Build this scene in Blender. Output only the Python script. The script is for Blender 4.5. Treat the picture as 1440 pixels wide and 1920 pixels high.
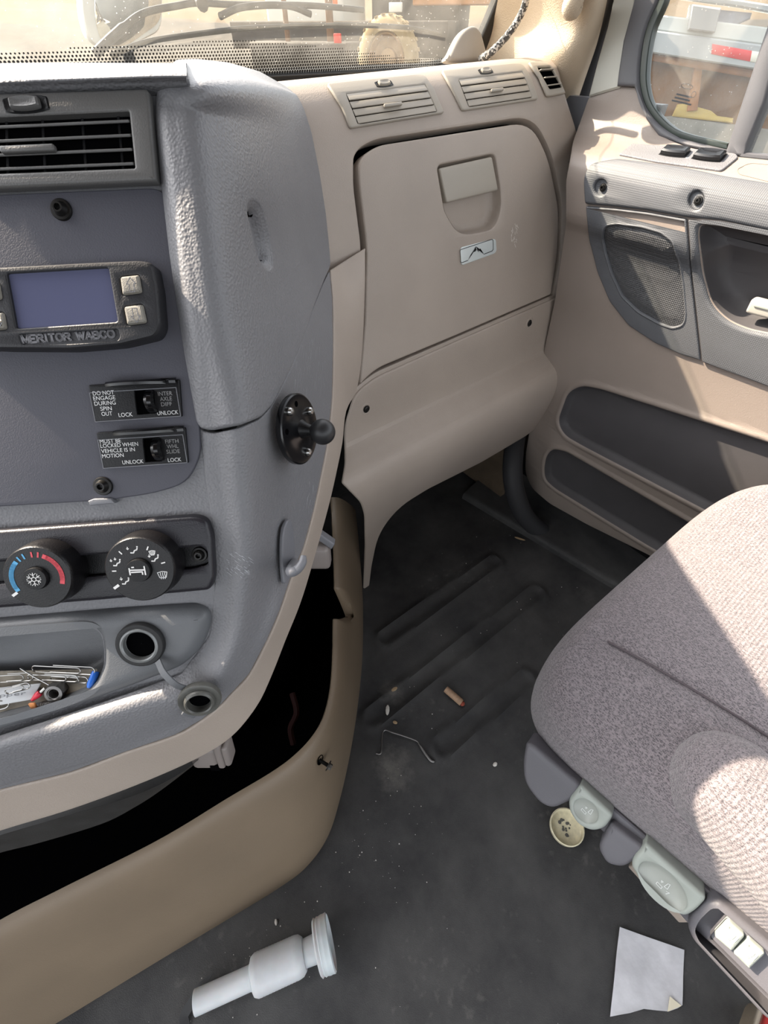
import bpy, bmesh, math, random
import numpy as np
from math import sin, cos, tan, atan, radians, pi, sqrt
from mathutils import Vector, Matrix
from mathutils.geometry import tessellate_polygon

random.seed(7)
for o in list(bpy.data.objects): bpy.data.objects.remove(o)
SC = bpy.context.scene
COL = SC.collection

# ------------------------------------------------------------------ camera
F, HOR, H = 840.0, 45.0, 1.12          # focal length in px of the 1440x1920 frame, horizon row, eye height over the cab floor
PH = atan((960-HOR)/F); YAW = radians(38.2)
cam = bpy.data.cameras.new('camera'); camo = bpy.data.objects.new('camera', cam); COL.objects.link(camo)
cam.sensor_fit = 'VERTICAL'; cam.sensor_height = 36; cam.sensor_width = 27; cam.lens = 36*F/1920
cam.clip_start = 0.02; cam.clip_end = 500
camo.location = (0, 0, H); camo.rotation_euler = (pi/2-PH, 0, -YAW)
SC.camera = camo

# ------------------------------------------------------------------ world, sun, exposure
SUN_DIR = Vector((-0.48, 1.0, 0.895)).normalized()      # towards the sun
world = bpy.data.worlds.new('world'); SC.world = world; world.use_nodes = True
wn = world.node_tree.nodes; wl = world.node_tree.links
bg = wn['Background']
sky = wn.new('ShaderNodeTexSky'); sky.sky_type = 'NISHITA'; sky.sun_disc = False
sky.sun_elevation = math.asin(SUN_DIR.z); sky.sun_rotation = math.atan2(SUN_DIR.x, SUN_DIR.y)
sky.dust_density = 3.0; sky.air_density = 1.0; sky.ozone_density = 1.0
hs = wn.new('ShaderNodeHueSaturation'); hs.inputs['Saturation'].default_value = 0.20
wl.new(sky.outputs[0], hs.inputs['Color']); wl.new(hs.outputs[0], bg.inputs['Color'])
bg.inputs['Strength'].default_value = 0.42
sl = bpy.data.lights.new('sun', 'SUN'); slo = bpy.data.objects.new('sun', sl); COL.objects.link(slo)
sl.energy = 11.5; sl.angle = radians(0.7); sl.color = (1.0, 0.85, 0.67)
slo.rotation_euler = (-SUN_DIR).to_track_quat('-Z', 'Y').to_euler(); slo.location = (-3, 5, 5)
vs = SC.view_settings
SC.display_settings.display_device = 'sRGB'
vs.view_transform = 'Standard'; vs.look = 'None'; vs.gamma = 1.0; vs.use_curve_mapping = False
vs.exposure = 0.56
SC.cycles.use_denoising = True
SC.cycles.max_bounces = 10; SC.cycles.transparent_max_bounces = 16
SC.cycles.diffuse_bounces = 6
SC.cycles.caustics_reflective = False; SC.cycles.caustics_refractive = False

# ------------------------------------------------------------------ measuring: a photo pixel to a point of a known surface
C = np.array([0, 0, H])
def ray(px, py):
    cx, cy, cz = px-720, 960-py, F
    h = cz*cos(PH)+cy*sin(PH); v = -cz*sin(PH)+cy*cos(PH)
    return np.array([h*sin(YAW)+cx*cos(YAW), h*cos(YAW)-cx*sin(YAW), v])
def at(px, py, **k):
    d = ray(px, py); a, val = next(iter(k.items()))
    if a == 't': return C+d*val
    i = 'xyz'.index(a)
    return C+d*(val-C[i])/d[i]
def proj(P):
    q = np.asarray(P)-C
    h = q[..., 0]*sin(YAW)+q[..., 1]*cos(YAW); r = q[..., 0]*cos(YAW)-q[..., 1]*sin(YAW)
    cz = h*cos(PH)-q[..., 2]*sin(PH); cy = h*sin(PH)+q[..., 2]*cos(PH)
    cz = np.maximum(cz, 1e-4)
    return np.stack([720+F*r/cz, 960-F*cy/cz], -1)

def nrm(v): v = np.asarray(v, float); return v/np.linalg.norm(v)

class Surf:
    """A parametric surface (a, b) -> point, with pixel lookup and a normal turned to the cab."""
    def __init__(s, fn, ar, br, n=(60, 60)):
        s.fn, s.ar, s.br, s.n = fn, ar, br, n
        A, B = np.meshgrid(np.linspace(*ar, n[0]), np.linspace(*br, n[1]))
        s.gab = np.stack([A.ravel(), B.ravel()], -1); P = fn(s.gab); s.gpx = proj(P)
        s.da = (ar[1]-ar[0])*1e-3; s.db = (br[1]-br[0])*1e-3
        s.sg = 1.0
        m = np.array([[(ar[0]+ar[1])/2, (br[0]+br[1])/2]])
        if np.dot(s.N(m)[0], C-fn(m)[0]) < 0: s.sg = -1.0
    def J(s, ab):
        ab = np.atleast_2d(ab)
        ea = np.array([s.da, 0]); eb = np.array([0, s.db])
        return (s.fn(ab+ea)-s.fn(ab-ea))/(2*s.da), (s.fn(ab+eb)-s.fn(ab-eb))/(2*s.db)
    def N(s, ab):
        Ja, Jb = s.J(ab); n = np.cross(Ja, Jb); return s.sg*n/np.maximum(np.linalg.norm(n, axis=-1, keepdims=True), 1e-12)
    def P(s, ab, h=0):
        ab = np.atleast_2d(ab); return s.fn(ab)+s.N(ab)*np.asarray(h).reshape(-1, 1) if np.any(h) else s.fn(ab)
    def inv(s, pts):
        out = []
        for p in pts:
            p = np.array(p, float)
            d = ((s.gpx-p)**2).sum(-1); bm_ = getattr(s, 'bmin', None)
            if bm_ is not None: d = d+1e9*(s.gab[:, 1] < bm_)
            ab = s.gab[d.argmin()].copy()
            for _ in range(14 if getattr(s, 'bmin', None) is None else 40):
                f = proj(s.fn(ab[None]))[0]-p
                fa = (proj(s.fn(ab[None]+[s.da, 0]))[0]-proj(s.fn(ab[None]-[s.da, 0]))[0])/(2*s.da)
                fb = (proj(s.fn(ab[None]+[0, s.db]))[0]-proj(s.fn(ab[None]-[0, s.db]))[0])/(2*s.db)
                M = np.stack([fa, fb], 1)
                try: st = np.linalg.solve(M, f)
                except np.linalg.LinAlgError: break
                lim = np.array([(s.ar[1]-s.ar[0])*.15, (s.br[1]-s.br[0])*.15])
                st = np.clip(st, -lim, lim)
                if bm_ is not None: st = np.clip(st, -lim*.12, lim*.12)
                ab = ab-st
                if bm_ is not None and ab[1] < bm_: ab[1] = bm_
                if np.abs(st/lim).max() < 1e-6: break
            out.append(ab)
        return np.array(out)
    def off(s, h):
        if not h: return s
        s.offs = getattr(s, 'offs', {})
        if h not in s.offs:
            s.offs[h] = Surf(lambda ab: s.fn(ab)+s.N(ab)*h, s.ar, s.br, s.n)
            if hasattr(s, 'bmin'): s.offs[h].bmin = s.bmin
        return s.offs[h]
    def pt(s, px, py, h=0): return s.P(s.inv([(px, py)]), h)[0]
    def frame(s, px, py, px2, py2, h=0, ref=0):
        """point, unit direction towards a second pixel, in-surface perpendicular, normal"""
        ab = s.off(ref).inv([(px, py), (px2, py2)]); P = s.P(ab); n = s.N(ab)[0]
        e = P[1]-P[0]; e = e-n*np.dot(e, n); L = np.linalg.norm(e); e = e/L
        return P[0]+n*h, e, np.cross(n, e), n, L

def plane(O, U, V):
    O, U, V = (np.asarray(q, float) for q in (O, U, V))
    return Surf(lambda ab: O+ab[..., :1]*U+ab[..., 1:]*V, (-1, 1), (-1, 1), (41, 41))
def crom(K, t):
    """Catmull-Rom through the rows of K at parameters t (0..len-1), straight beyond the ends"""
    K = np.asarray(K, float); n = len(K)
    K = np.concatenate([[2*K[0]-K[1]], K, [2*K[-1]-K[-2]]])
    t = np.asarray(t, float); i = np.clip(np.floor(t).astype(int), 0, n-2); f = (t-i)
    f = f.reshape(f.shape+(1,)*(K.ndim-1))
    p0, p1, p2, p3 = K[i], K[i+1], K[i+2], K[i+3]
    return .5*((2*p1)+(-p0+p2)*f+(2*p0-5*p1+4*p2-p3)*f*f+(-p0+3*p1-3*p2+p3)*f**3)
def patch(G, n=(60, 60)):
    """bicubic surface through a grid of 3-D points: a along columns, b along rows"""
    G = np.asarray(G, float); nr, nc = G.shape[:2]
    def fn(ab):
        ab = np.asarray(ab, float); a = np.clip(ab[..., 0], -.3, nc-.7); b = np.clip(ab[..., 1], -.3, nr-.7)
        R = crom(G, b)                       # (..., nc, 3)
        flat = R.reshape(-1, nc, 3); af = a.ravel(); n_ = nc
        K = np.concatenate([2*flat[:, :1]-flat[:, 1:2], flat, 2*flat[:, -1:]-flat[:, -2:-1]], 1)
        i = np.clip(np.floor(af).astype(int), 0, n_-2); f = (af-i)[:, None]; r = np.arange(len(af))
        p0, p1, p2, p3 = K[r, i], K[r, i+1], K[r, i+2], K[r, i+3]
        q = .5*((2*p1)+(-p0+p2)*f+(2*p0-5*p1+4*p2-p3)*f*f+(-p0+3*p1-3*p2+p3)*f**3)
        return q.reshape(ab.shape[:-1]+(3,))
    return Surf(fn, (0, nc-1), (0, nr-1), n)
def profile(pts, axis, ar, n=(60, 90)):
    """a curve of (depth, z) points swept along x (axis 'x': depth is y) or along y (axis 'y': depth is x)"""
    K = np.array(pts, float); T = np.linspace(0, len(K)-1, 300); D = crom(K, T)
    L = np.concatenate([[0], np.cumsum(np.linalg.norm(np.diff(D, axis=0), axis=1))])
    def fn(ab):
        ab = np.asarray(ab, float); b = ab[..., 1]
        d = np.interp(b, L, D[:, 0]); z = np.interp(b, L, D[:, 1]); a = ab[..., 0]
        return np.stack([a, d, z], -1) if axis == 'x' else np.stack([d, a, z], -1)
    return Surf(fn, ar, (0, L[-1]), n)

# ------------------------------------------------------------------ outlines
def dens(pts, step=14, closed=True):
    out = []; n = len(pts)
    for i in range(n if closed else n-1):
        a = np.array(pts[i], float); b = np.array(pts[(i+1) % n], float); k = max(1, int(np.linalg.norm(b-a)/step))
        for j in range(k): out.append(a+(b-a)*j/k)
    if not closed: out.append(np.array(pts[-1], float))
    return out
def rnd(pts, r=8, n=5):
    """round the corners of a polygon; a point may carry its own radius as a third value"""
    out = []; m = len(pts)
    for i in range(m):
        p = np.array(pts[i][:2], float); rr = pts[i][2] if len(pts[i]) > 2 else r
        a = np.array(pts[i-1][:2], float)-p; b = np.array(pts[(i+1) % m][:2], float)-p
        la, lb = np.linalg.norm(a), np.linalg.norm(b); d = min(rr, la*.48, lb*.48)
        if d < .01: out.append(p); continue
        a, b = p+a/la*d, p+b/lb*d
        for k in range(n+1):
            t = k/n; out.append((1-t)**2*a+2*t*(1-t)*p+t*t*b)
    return out
def spl(pts, k=6, closed=True):
    K = np.array(pts, float); n = len(K)
    if closed:
        K2 = np.concatenate([K[-2:], K, K[:3]]); t = np.arange(n*k)/k+2
    else: K2 = K; t = np.linspace(0, n-1, (n-1)*k+1)
    return list(crom(K2, t))
def ell(cx, cy, rx, ry=None, n=24, rot=0):
    ry = ry or rx; r = radians(rot)
    return [(cx+rx*cos(t)*cos(r)-ry*sin(t)*sin(r), cy+rx*cos(t)*sin(r)+ry*sin(t)*cos(r)) for t in np.linspace(0, 2*pi, n, endpoint=False)]

def area(p): p = np.asarray(p); x, y = p[:, 0], p[:, 1]; return .5*np.sum(x*np.roll(y, -1)-y*np.roll(x, -1))

class MB:
    """collects shapes and turns them into ONE mesh"""
    def __init__(s): s.v = []; s.f = []; s.n = 0
    def add(s, V, Fs):
        V = np.asarray(V, float).reshape(-1, 3); s.v.append(V); s.f += [tuple(i+s.n for i in f) for f in Fs]; s.n += len(V); return s
    def plate(s, S, out, prof, holes=(), hprof=None, cut=None, px=True, ref=0):
        """a shape cut from surface S. prof: (inset, height) pairs from the outer wall to the top; holes get hprof."""
        loops = []
        for i, lp in enumerate([out]+list(holes)):
            ab = S.off(ref).inv(lp) if px else np.array(lp, float)
            Ar = area(ab)
            if (Ar < 0) == (i == 0): ab = ab[::-1]
            loops.append(ab)
        bm = bmesh.new(); rings_last = []
        for i, ab in enumerate(loops):
            pr = prof if i == 0 else (hprof or prof)
            Ja, Jb = S.J(ab); N = S.N(ab)*S.sg
            P = S.fn(ab); T = np.roll(P, -1, 0)-np.roll(P, 1, 0); T /= np.maximum(np.linalg.norm(T, axis=1, keepdims=True), 1e-12)
            T0 = P-np.roll(P, 1, 0); T0 /= np.maximum(np.linalg.norm(T0, axis=1, keepdims=True), 1e-12)
            mit = 1/np.clip((T0*T).sum(1), .6, 1)
            I = np.cross(N, T)*mit[:, None]          # into the material
            g11 = (Ja*Ja).sum(1); g22 = (Jb*Jb).sum(1); g12 = (Ja*Jb).sum(1)
            r1 = (I*Ja).sum(1); r2 = (I*Jb).sum(1); det = np.maximum(g11*g22-g12**2, 1e-18)
            dab = np.stack([(g22*r1-g12*r2)/det, (g11*r2-g12*r1)/det], -1)
            prev = None
            for ins, h in pr:
                q = ab+dab*ins
                ring = [bm.verts.new((x, y, h)) for x, y in q]
                if prev:
                    for k in range(len(ring)):
                        k2 = (k+1) % len(ring)
                        try: bm.faces.new((prev[k], prev[k2], ring[k2], ring[k]))
                        except ValueError: pass
                prev = ring
            rings_last.append(prev)
        flat = [v for r in rings_last for v in r]
        for t in tessellate_polygon([[Vector((v.co.x, v.co.y, 0)) for v in r] for r in rings_last]):
            try: bm.faces.new([flat[k] for k in t])
            except ValueError: pass
        if cut:
            A = np.array([v.co[:] for v in bm.verts])
            for ax, st in enumerate(cut):
                if not st: continue
                lo, hi = A[:, ax].min(), A[:, ax].max()
                for k in range(int(math.floor(lo/st))+1, int(math.ceil(hi/st))):
                    no = (1, 0, 0) if ax == 0 else (0, 1, 0); co = (k*st, 0, 0) if ax == 0 else (0, k*st, 0)
                    bmesh.ops.bisect_plane(bm, geom=bm.verts[:]+bm.edges[:]+bm.faces[:], plane_co=co, plane_no=no, dist=1e-7)
        bm.verts.index_update()
        Q = np.array([v.co[:] for v in bm.verts])
        W = S.fn(Q[:, :2])+S.N(Q[:, :2])*Q[:, 2:]
        s.add(W, [[v.index for v in f.verts] for f in bm.faces]); bm.free(); return s
    def tube(s, path, r, n=8, cap=True, closed=False):
        P = np.array(path, float); m = len(P); R = np.full(m, r) if np.isscalar(r) else np.array(r, float)
        T = np.gradient(P, axis=0) if not closed else np.roll(P, -1, 0)-np.roll(P, 1, 0)
        T /= np.maximum(np.linalg.norm(T, axis=1, keepdims=True), 1e-12)
        u = np.cross(T[0], [0.3, .2, 1]); u = nrm(u if np.linalg.norm(u) > 1e-6 else np.cross(T[0], [1, 0, 0])); V = []
        for i in range(m):
            u = nrm(u-T[i]*np.dot(u, T[i])); w = np.cross(T[i], u)
            for k in range(n): a = 2*pi*k/n; V.append(P[i]+R[i]*(cos(a)*u+sin(a)*w))
        Fs = [(i*n+k, i*n+(k+1) % n, ((i+1) % m)*n+(k+1) % n, ((i+1) % m)*n+k) for i in range(m if closed else m-1) for k in range(n)]
        if cap and not closed: Fs += [tuple(range(n))[::-1], tuple(range((m-1)*n, m*n))]
        return s.add(V, Fs)
    def lathe(s, pr, O, A, n=32, cap=(True, True), ref=None, lobes=None):
        """(radius, height) pairs around axis A through O"""
        A = nrm(A); u = np.cross(A, ref if ref is not None else ([0, 0, 1] if abs(A[2]) < .9 else [1, 0, 0])); u = nrm(u); w = np.cross(A, u); V = []
        for r, h in pr:
            for k in range(n):
                a = 2*pi*k/n; rr = r*(1+(lobes[1]*cos(lobes[0]*a) if lobes else 0)); V.append(np.asarray(O)+A*h+rr*(cos(a)*u+sin(a)*w))
        m = len(pr); Fs = [(i*n+k, i*n+(k+1) % n, (i+1)*n+(k+1) % n, (i+1)*n+k) for i in range(m-1) for k in range(n)]
        if cap[0]: Fs.append(tuple(range(n))[::-1])
        if cap[1]: Fs.append(tuple(range((m-1)*n, m*n)))
        return s.add(V, Fs)
    def box(s, O, e1, e2, e3, bev=0):
        """a box centred at O with half-axis vectors e1, e2, e3, its edges bevelled"""
        O = np.asarray(O, float); E = [np.asarray(e, float) for e in (e1, e2, e3)]
        bm = bmesh.new(); bmesh.ops.create_cube(bm, size=2); L = [np.linalg.norm(e) for e in E]
        for v in bm.verts: v.co = Vector((v.co.x*L[0], v.co.y*L[1], v.co.z*L[2]))
        if bev: bmesh.ops.bevel(bm, geom=bm.edges[:], offset=bev, segments=3, affect='EDGES', profile=.5)
        M = np.stack([e/l for e, l in zip(E, L)]); bm.verts.index_update()
        s.add(O+np.array([v.co[:] for v in bm.verts])@M, [[v.index for v in f.verts] for f in bm.faces]); bm.free(); return s
    def grid(s, Pf, na, nb, wa=False):
        V = Pf; Fs = [(j*na+i, j*na+(i+1) % na, (j+1)*na+(i+1) % na, (j+1)*na+i) for j in range(nb-1) for i in range(na if wa else na-1)]
        return s.add(V, Fs)
    def poly(s, pts, n=None, th=0):
        """a flat or folded polygon sheet, with thickness along n"""
        P = np.array(pts, float); m = len(P)
        if not th: return s.add(P, [tuple(range(m))])
        Q = P-np.asarray(n)*th
        return s.add(np.concatenate([P, Q]), [tuple(range(m)), tuple(range(m, 2*m))[::-1]]+[(i, m+i, m+(i+1) % m, (i+1) % m) for i in range(m)])
    def mesh(s, name, base, sharp=38):
        V = np.concatenate(s.v)-np.asarray(base)
        me = bpy.data.meshes.new(name); me.from_pydata(V.tolist(), [], s.f); me.update()
        bm = bmesh.new(); bm.from_mesh(me); bmesh.ops.recalc_face_normals(bm, faces=bm.faces[:]); bm.to_mesh(me); bm.free()
        for p in me.polygons: p.use_smooth = True
        me.set_sharp_from_angle(angle=radians(sharp)); return me

ALL = {}
class Thing:
    """one thing: an Empty at its base that parents its parts (or one mesh of its own)"""
    def __init__(s, name, label, cat=None, group=None, kind=None):
        s.a = (name, label, cat, group, kind); s.parts = []
    def part(s, name, mb, mat, parent=None, label=None, kind=None, sharp=38):
        s.parts.append([name, mb, mat, parent, label, kind, sharp]); return len(s.parts)-1
    def done(s, base=None, single=False):
        name, label, cat, group, kind = s.a
        V = np.concatenate([q for p in s.parts for q in p[1].v])
        if base is None: base = np.array([(V[:, 0].min()+V[:, 0].max())/2, (V[:, 1].min()+V[:, 1].max())/2, V[:, 2].min()])
        objs = []
        if single:
            p = s.parts[0]; root = bpy.data.objects.new(name, p[1].mesh(name, base, p[6])); root.data.materials.append(p[2])
        else: root = bpy.data.objects.new(name, None); root.empty_display_size = .02
        root.location = base; COL.objects.link(root)
        if label: root['label'] = label
        if cat: root['category'] = cat
        if group: root['group'] = group
        if kind: root['kind'] = kind
        if not single:
            for nm, mb, mat, par, lb, kd, sh in s.parts:
                o = bpy.data.objects.new(nm, mb.mesh(nm, base, sh)); o.data.materials.append(mat); COL.objects.link(o)
                o.parent = root if par is None else objs[par]
                if lb: o['label'] = lb
                if kd: o['kind'] = kd
                objs.append(o)
        s.root = root; s.objs = objs; s.base = np.asarray(base); return s
def copy_thing(t, loc, rot=None, label=None):
    r = t.root.copy(); COL.objects.link(r); r.location = loc
    if rot is not None: r.rotation_euler = rot
    if label: r['label'] = label
    for ch in t.root.children:
        c = ch.copy(); COL.objects.link(c); c.parent = r
        for g in ch.children:
            d = g.copy(); COL.objects.link(d); d.parent = c
    return r

FONT = []
def text(mb, S, p0, p1, s_, h=.0006, ht=None, ys=1.0, fr=None, th=.0004, bold=0.0):
    """lettering laid on surface S from pixel p0 to pixel p1 along the baseline"""
    cu = bpy.data.curves.new('t', 'FONT'); cu.body = s_; cu.size = 1; cu.extrude = 0; cu.offset = bold; cu.resolution_u = 3
    o = bpy.data.objects.new('t', cu); COL.objects.link(o); bpy.context.view_layer.update()
    me = bpy.data.meshes.new_from_object(o.evaluated_get(bpy.context.evaluated_depsgraph_get()))
    V = np.array([v.co[:] for v in me.vertices]); Fs = [tuple(p.vertices) for p in me.polygons]
    bpy.data.objects.remove(o); bpy.data.curves.remove(cu); bpy.data.meshes.remove(me)
    if len(V) == 0: return
    O, e, f, n, L = fr if fr is not None else S.frame(*p0, *p1, ref=h)
    lo, hi = V[:, 0].min(), V[:, 0].max(); k = L/(hi-lo); ys = ht/(k*.69) if ht else ys
    mb.add(O+((V[:, :1]-lo)*k)*e+(V[:, 1:2]*k*ys)*f+n*h, Fs)
def strokes(mb, fr, segs, w, h=.0006):
    """flat line work in a frame (O, e, f, n): each segment is a list of (x, y) in metres"""
    O, e, f, n = fr[:4]
    for sg in segs:
        P = np.array(sg, float)
        for a, b in zip(P[:-1], P[1:]):
            d = b-a; l = np.linalg.norm(d)
            if l < 1e-9: continue
            d = d/l; q = np.array([-d[1], d[0]])*w/2; a2, b2 = a-d*w*.3, b+d*w*.3
            mb.add([O+e*p[0]+f*p[1]+n*h for p in (a2-q, b2-q, b2+q, a2+q)], [(0, 1, 2, 3)])

# ------------------------------------------------------------------ materials
MATS = {}
def mat(name, col, rough=.5, metal=0.0, bump=None, var=None, spec=.5, sheen=0, extra=None, coat=0):
    """bump: list of (kind, scale, strength, distance); var: (scale, amount) mottling of the base colour"""
    m = bpy.data.materials.new(name); m.use_nodes = True; MATS[name] = m
    nt = m.node_tree; nd = nt.nodes; lk = nt.links; b = nd['Principled BSDF']
    c = [(x/255/12.92 if x/255 <= .04045 else ((x/255+.055)/1.055)**2.4) for x in col] if max(col) > 1 else list(col)
    b.inputs['Roughness'].default_value = rough; b.inputs['Metallic'].default_value = metal
    b.inputs['Specular IOR Level'].default_value = spec; b.inputs['Base Color'].default_value = (*c, 1)
    if sheen: b.inputs['Sheen Weight'].default_value = sheen
    if coat: b.inputs['Coat Weight'].default_value = coat; b.inputs['Coat Roughness'].default_value = .08
    tc = nd.new('ShaderNodeTexCoord'); co = tc.outputs['Object']
    if var:
        n = nd.new('ShaderNodeTexNoise'); n.inputs['Scale'].default_value = var[0]; n.inputs['Detail'].default_value = 5
        lk.new(co, n.inputs['Vector']); r = nd.new('ShaderNodeMapRange')
        r.inputs['From Min'].default_value = .3; r.inputs['From Max'].default_value = .7
        r.inputs['To Min'].default_value = 1-var[1]; r.inputs['To Max'].default_value = 1+var[1]; lk.new(n.outputs['Fac'], r.inputs['Value'])
        mx = nd.new('ShaderNodeVectorMath'); mx.operation = 'MULTIPLY'; mx.inputs[0].default_value = c
        lk.new(r.outputs[0], mx.inputs[1]); lk.new(mx.outputs[0], b.inputs['Base Color'])
    prev = None
    for k, sc, st, dist in (bump or []):
        if k == 'vor':
            t = nd.new('ShaderNodeTexVoronoi'); t.feature = 'SMOOTH_F1'; t.inputs['Smoothness'].default_value = .6; o = t.outputs['Distance']
        elif k == 'noise':
            t = nd.new('ShaderNodeTexNoise'); t.inputs['Detail'].default_value = 3; o = t.outputs['Fac']
        elif k == 'dots':
            t = nd.new('ShaderNodeTexVoronoi'); t.inputs['Randomness'].default_value = 0; o = t.outputs['Distance']
        t.inputs['Scale'].default_value = sc; lk.new(co, t.inputs['Vector'])
        bp = nd.new('ShaderNodeBump'); bp.inputs['Strength'].default_value = st; bp.inputs['Distance'].default_value = dist
        lk.new(o, bp.inputs['Height'])
        if prev: lk.new(prev, bp.inputs['Normal'])
        prev = bp.outputs['Normal']
    if prev: lk.new(prev, b.inputs['Normal'])
    if extra: extra(m, nt, nd, lk, b, co)
    return m

GRAIN = [('noise', 420, .18, .0008), ('vor', 480, .5, .0009)]
FINE = [('noise', 900, .35, .0006)]
m_dark = mat('charcoal_grained_vinyl', (114, 114, 117), .46, bump=GRAIN, var=(9, .06))
m_dark_smooth = mat('charcoal_smooth_plastic', (112, 113, 118), .42, bump=FINE, var=(14, .07))
m_panel = mat('slate_panel_plastic', (78, 78, 86), .5, spec=.35, bump=FINE, var=(10, .05))
m_pod = mat('grey_tray_plastic', (98, 100, 103), .42, bump=FINE, var=(20, .08))
m_bezel = mat('grey_vent_plastic', (94, 93, 92), .4, bump=FINE)
m_black = mat('black_plastic', (19, 19, 21), .4, bump=FINE, spec=.3)
m_gloss = mat('glossy_black_plastic', (18, 18, 20), .22)
m_rubber = mat('black_rubber', (30, 30, 31), .6)
m_void = mat('unlit_black_void', (7, 7, 8), .9, spec=0)  # near-black colour stands in for shade inside holes and gaps
m_tan = mat('taupe_dash_plastic', (162, 150, 139), .5, bump=[('noise', 600, .4, .0008), ('vor', 800, .35, .0005)], var=(7, .06))
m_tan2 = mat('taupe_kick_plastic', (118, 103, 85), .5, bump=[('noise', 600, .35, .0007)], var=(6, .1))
m_trim = mat('beige_trim_vinyl', (196, 180, 158), .55, bump=GRAIN, var=(8, .05))
m_ventt = mat('taupe_vent_plastic', (160, 152, 140), .42, bump=FINE)
m_door = mat('taupe_door_vinyl', (140, 129, 121), .5, bump=[('noise', 500, .4, .0008)], var=(6, .07))
m_doord = mat('slate_door_vinyl', (86, 88, 92), .55, bump=[('dots', 330, .5, .001)], var=(8, .05))
m_doorp = mat('charcoal_door_pocket', (70, 68, 70), .6, bump=FINE, var=(9, .1))
m_white = mat('white_print', (222, 222, 222), .6)
m_grey_print = mat('grey_print', (150, 150, 150), .6)
m_steel = mat('bright_steel', (190, 190, 188), .28, metal=1)
m_dsteel = mat('dull_steel', (120, 118, 116), .42, metal=1)
m_blackpaint = mat('black_screw_coating', (40, 39, 38), .35, metal=.6)
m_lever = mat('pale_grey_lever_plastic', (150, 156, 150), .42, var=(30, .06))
m_seattrim = mat('grey_seat_shield_plastic', (92, 91, 96), .5, bump=FINE, var=(10, .08))

# ================================================================== SURFACES OF THE CAB, MEASURED
al, az = radians(35), radians(32)                        # the switch panel is laid back 35 degrees and turned 32 towards the driver
fwd = np.array([sin(az), cos(az), 0]); PV = cos(al)*np.array([0, 0, 1])+sin(al)*fwd; PU = np.array([cos(az), -sin(az), 0]); PN_ = np.cross(PU, PV)
PO = C+ray(258, 750)*(.364/F)
PN = plane(PO, PU, PV)
def pw(x, y, w=0.0):
    d = ray(x, y); p = PO+PN_*w; return C+d*np.dot(p-C, PN_)/np.dot(d, PN_)
def tt(x, y, t): return C+ray(x, y)*t

PD = profile([(1.055, 1.02), (.92, 1.048), (.85, 1.062), (.79, 1.0678), (.755, 1.054), (.728, 1.025), (.71, .99), (.697, .95), (.68, .88), (.66, .80), (.64, .72), (.622, .655), (.616, .605), (.611, .562), (.603, .541), (.574, .523), (.550, .505), (.54, .465), (.546, .41), (.562, .34), (.58, .27), (.592, .20), (.60, .12), (.606, .04), (.61, -.04)], 'x', (.15, 1.15), (80, 160))
_f = PD.fn
def _tilt(ab):
    P = _f(ab); P[..., 2] += .024*(P[..., 0]-.62)*np.clip((P[..., 2]-.93)/.1, 0, 1); return P
PD = Surf(_tilt, PD.ar, PD.br, (80, 260)); PD.bmin = .268

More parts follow.
